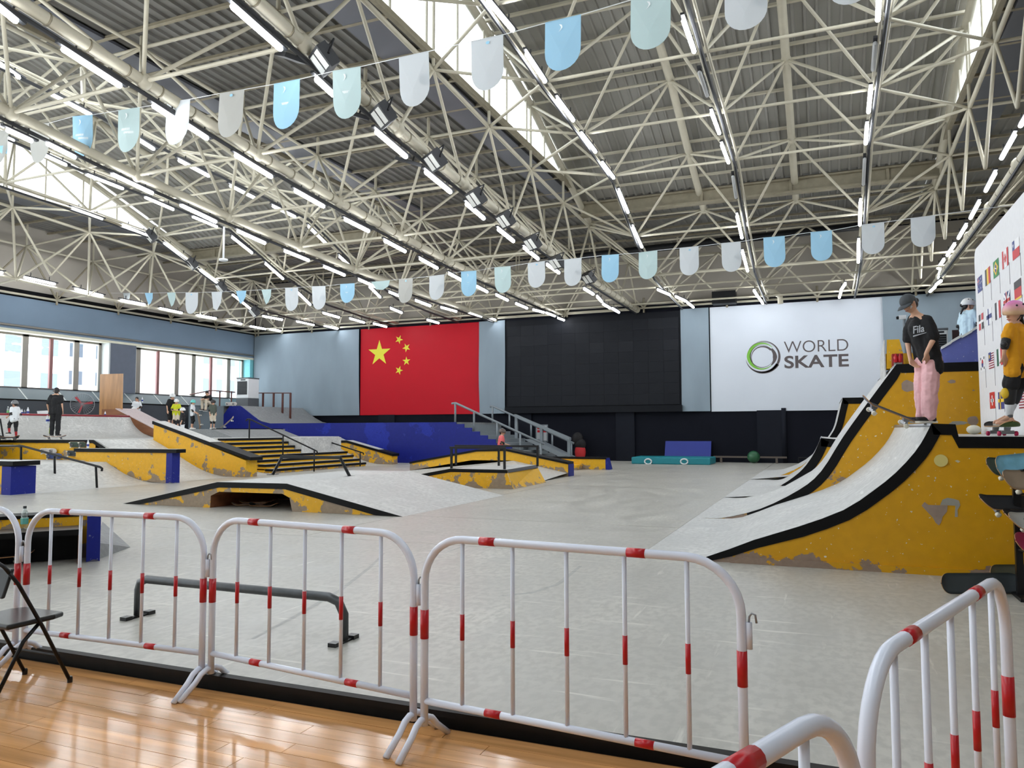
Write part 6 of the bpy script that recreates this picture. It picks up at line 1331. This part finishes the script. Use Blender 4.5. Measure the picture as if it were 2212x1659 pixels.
# ---- child in the pink helmet on the near deck
d_k = (V(1.88,10.05,2)-C0).dot(_fwd)
def k3(x,y,dd=0.): return ond(2040+x/4.878,620+y/4.878,d_k+dd)
Jk = dict(head=k3(735,275,0),neck=k3(745,385,.02),chest=k3(765,520,.02),pelvis=k3(770,830,.02),sh_l=k3(690,425,-.06),sh_r=k3(850,420,.14),el_l=k3(640,590,-.12),el_r=k3(905,600,.2),wr_l=k3(625,715,-.12),wr_r=k3(860,760,.2),hd_l=k3(650,790,-.1),hip_l=k3(730,860,-.05),hip_r=k3(815,860,.1),kn_l=k3(690,1120,-.07),kn_r=k3(770,1110,.12),an_l=k3(685,1370,-.04),an_r=k3(665,1365,.14),toe_l=k3(560,1440,-.06),toe_r=k3(530,1430,.13))
fk = (-RT*.8+TOC*.18+FW*.0+V(0,0,-.15))
C('h_rose',(220,150,190),.2,.25)
rk_, _, _ = figure('child in rose helmet, mustard shirt and black shorts on a skateboard',Jk,fk,.86,1.1,'skin','c_gold',.62,'c_black',.34,1.15,'shoe_peach','helmet','h_rose',('pad_yellow','pad_cap'),'c_white','hair',.25,.009,None,-.02,'skaters','tail',leggings='c_grey')
m = MATS['h_rose']; n_ = m.node_tree.nodes; l_ = m.node_tree.links; g = n_.new('ShaderNodeNewGeometry'); sp = n_.new('ShaderNodeSeparateXYZ'); l_.new(g.outputs['Position'],sp.inputs[0]); mr = n_.new('ShaderNodeMapRange'); mr.inputs[1].default_value = hcz = Jk['head'].z+.0; mr.inputs[2].default_value = hcz+.13; l_.new(sp.outputs[2],mr.inputs[0]); l_.new(_mix(n_,l_,mr.outputs[0],lin((214,178,142)),lin((224,120,190))),n_['Principled BSDF'].inputs['Base Color'])
C('deck_grn2',(84,110,52),.5,.2); C('wheel_pink',(206,40,90),.4)
bk = ond(2165,941,d_k); board('green board with pink wheels under the child in the rose helmet',bmat(V(bk.x,bk.y+.02,1.532),FW*.93+RT*.3,V(0,0,1)),'deck_grn2','grip','wheel_pink')
# ---- child in white helmet on the tall deck
p = ony(2084,781,17.0); J, s = stand(V(p.x+.08,17.0,zb),RT*.9+FW*.2,1.42,0,wr_r=(.2,.3,1.0),el_r=(.24,.05,1.1))
figure('child in white helmet and pale blue shirt behind the blue wedge',J,RT*.9+TOC*.15,s,1.12,'skin','c_paleblue',.75,'c_navy',1.,1.,'shoe_black','helmet','h_white',(None,'pad_black'),None,bun='tail',vox=.012)
# ---- people on the platform
def at_h(px, yf, yh, h): return bydepth(px,yf,yh,h)
p = at_h(118,945,838,1.76); J, s = stand(V(p.x,p.y,PZ+.13),FW*1.0-RT*.12,1.72,0,wr_l=(-.26,.1,.86),el_l=(-.27,.0,1.1))
figure('man in dark cap, black shirt and black trousers seen from behind',J,FW-RT*.6,s,1.0,'skin','c_black',.7,'c_black',1,1.15,'shoe_black','cap','cap_black',vox=.014,hem=.03)
C('c_stripe',(186,204,70),.7)
mb = MB(); mb.tube([J['hip_l']-RT*.1-FW*.0,J['kn_l']-RT*.075,J['an_l']-RT*.07],.022,6); 
o = mb.obj('side_stripe','c_stripe',[x for x in COL.objects if x.name.startswith('person')][-1])
board('board under the man in the dark cap',bmat(V(p.x,p.y,PZ+.005),RT,V(0,0,1)),'deck_bluegrey','grip')
hb_ = J['wr_l']+V(0,0,-.1)
for k,w__ in ((-.05,'outer'),(.05,'inner')): bottle(hb_+RT*k+V(0,0,-.32),.3,w__+' of two blue labelled bottles carried by the man in black','bottle_white','label_blue')
p = at_h(30,945,863,1.32); J, s = stand(V(p.x,p.y,PZ+.05),-RT*.9+FW*.25,1.3,0,kn_l=(-.1,.2,.62),an_l=(-.1,.16,.3),toe_l=(-.11,.3,.24),wr_l=(-.18,.2,1.0),wr_r=(.18,.2,1.02),el_r=(.24,-.05,1.12))
figure('boy in silver helmet and white shirt pushing off near the picture edge',J,-RT+FW*.2,s,1.15,'skin2','c_white',.7,'c_black',.42,1.1,'shoe_black','helmet','h_grey',('pad_white','pad_black'),'c_red',vox=.014)
board('board under the boy in the silver helmet',bmat(V(p.x-.25,p.y,PZ+.005),-RT+FW*.2,V(0,0,1)),'deck_dark','grip')
scp = ony(3,925,19.3); sct = thing('scooter','dark kick scooter leaning beside the boy in the silver helmet','scooter',(scp.x,19.6,PZ)); mb = MB(); mb.tube([onz(2,925,PZ+.0)*0+V(p.x-.75,p.y,PZ+.75),V(p.x-.55,p.y,PZ+.1)],.03,6); mb.obj('stem','black_metal',sct); mb = MB(); mb.obox(V(p.x-.25,p.y-.05,PZ+.09),-RT*.35,FW*.06,V(0,0,.02)); mb.obj('footboard','black_metal',sct)
for k in (-.62,.12): mb = MB(); mb.lathe([(.055,-.015),(.055,.015)],V(p.x+k,p.y-.05,PZ+.055),FW,12); mb.obj('wheel','vinyl_black',sct)
q_ = onx(296,858,-32.0); J, s = stand(V(-32.0,q_.y,q_.z-1.42),TOC+RT*.1,1.42,0,wr_l=(-.06,.2,.98),wr_r=(.1,.2,.95),el_l=(-.26,.02,1.1),el_r=(.26,.02,1.1))
figure('boy in white shirt holding a white helmet against the grey wall',J,TOC,s,1.1,'skin2','c_white',.7,'c_black',.45,1.2,'shoe_black',None,pads=(None,'pad_black'),vox=.014)
hm = (J['wr_l']+J['wr_r'])/2+TOC*.1; mb = MB(); mb.ball(hm,(.13,.13,.12),14,9); tag(mb.obj('spare_helmet','h_white',None,True),'white helmet held in the hands of the boy by the wall','helmet')
mb = MB(); mb.box((-32.6,q_.y-1,PZ),(-31.2,q_.y+1,min(J['toe_l'].z-.03,2.2))); tag(mb.obj('standing_block','grey_wall'),'grey block the boy by the wall stands on','block')
WZ = 1.685
def on_deck(px, h, yf=927): 
    d = ray(px,yf); t = 34.7
    q = C0+d*t; return V(q.x,q.y,WZ)
p = on_deck(361,1.5); J, s = stand(V(p.x,p.y+.2,WZ),RT*.8+TOC*.5,1.6,.12,wr_l=(-.25,.1,.86)); figure('teen in black and white helmet and long black shirt among the children',J,RT*.8+TOC*.3+V(0,0,-.5),s,1.08,'skin','c_black',.7,'c_black',.45,1.3,'shoe_black','helmet','h_white',vox=.014,hem=.08)
p = on_deck(380,1.3); J, s = stand(V(p.x,p.y,WZ),TOC+RT*.2,1.34,0,wr_l=(.08,.2,1.1),wr_r=(-.06,.22,1.08),el_l=(-.25,.06,1.12),el_r=(.25,.06,1.12)); figure('child in lime shirt with folded arms and white helmet',J,TOC+RT*.1,s,1.15,'skin','c_lime',.7,'c_beige',.42,1.2,'shoe_white','helmet','h_white',('pad_black','pad_black'),vox=.014)
p = ond(394,944,31.0); J, s = stand(V(p.x,p.y,PZ),-RT*.9+TOC*.2,1.22,0); figure('child in black shirt and white helmet in front of the folded-arm child',J,-RT+TOC*.1,s,1.15,'skin','c_black',.7,'c_white',.42,1.1,'shoe_white','helmet','h_white',('pad_white','pad_black'),vox=.014)
p = on_deck(415,1.3); J, s = stand(p,RT*.9+FW*.1,1.3,0,wr_r=(.16,.25,.95),el_r=(.22,.02,1.1),wr_l=(-.2,.2,.98)); figure('child in teal helmet and white shirt holding a board upright',J,RT+TOC*.1,s,1.15,'skin','c_white',.72,'c_black',.42,1.1,'shoe_white','helmet','h_teal',('pad_black','pad_white'),vox=.014)
board('grey board held upright by the child in the teal helmet',bmat(p+RT*.42+V(0,0,.42)-TOC*.02,V(0,0,1)-RT*.18,-RT),'deck_beige','grip')
p = on_deck(459,1.3); J, s = stand(p,TOC*.6+RT*.8,1.3,0,wr_l=(-.16,.1,.9)); figure('child in dark helmet, olive shirt and beige shorts at the deck edge',J,RT*.8+TOC*.5,s,1.15,'skin','c_olive',.75,'c_beige',.46,1.25,'shoe_white','helmet','h_black',('pad_white','pad_black'),vox=.014)
board('board tipped up beside the child in olive',bmat(p+RT*.75+V(0,0,.2),RT*.7+V(0,0,.6),-RT*.6+V(0,0,.7)),'deck_grey','grip')
# seated man
p = onz(455,884,2.97); p = ond(455,878,41.3); sb = V(p.x,p.y,2.95); f = (TOC*.9-RT*.45).normalized(); J, s = stand(sb-V(0,0,.9),f,1.72,0)
J.update({k:sb+(f.cross(V(0,0,1))*a+f*b+V(0,0,1)*c)*s for k,(a,b,c) in dict(pelvis=(0,0,.12),chest=(0,.1,.40),neck=(0,.2,.56),head=(0,.27,.68),sh_l=(-.17,.17,.52),sh_r=(.17,.17,.52),el_l=(-.26,.38,.34),el_r=(.24,.4,.34),wr_l=(.0,.52,.34),wr_r=(-.02,.55,.36),hip_l=(-.09,.02,.1),hip_r=(.09,.02,.1),kn_l=(-.17,.46,.26),kn_r=(.13,.46,.28),an_l=(-.2,.5,-.2),an_r=(.05,.5,-.16),toe_l=(-.22,.66,-.26),toe_r=(.05,.66,-.22)).items()})
figure('young man in black shirt and beige trousers seated on the corner deck',J,f,s,1.0,'skin','c_black',.7,'c_beige',1,1.1,'shoe_black',None,vox=.014)
q_ = A5(1610,1460,32.4); board('white decked board leaning on edge beside the air cooler',bmat(V(q_.x,32.45,3.02+.02),V(1,0,0),V(0,1,.2)),'deck_white','deck_white')
# child beyond the pad
p = ond(1081,1010,29.0); J, s = stand(V(p.x,p.y,.11),-RT*.15+RT*.8+FW*.2,1.5,.1,wr_r=(.2,.3,1.05)); figure('child in brown helmet and salmon shirt rolling behind the pad rails',J,RT+TOC*.1,s,1.12,'skin','c_salmon',.6,'c_grey',1,1.1,'shoe_black','helmet',C('h_brown',(96,84,78),.4),('pad_black','pad_black'),vox=.014)
board('board under the child in the salmon shirt',bmat(V(p.x,p.y,.005),RT+FW*.2,V(0,0,1)),'deck_dark','grip')
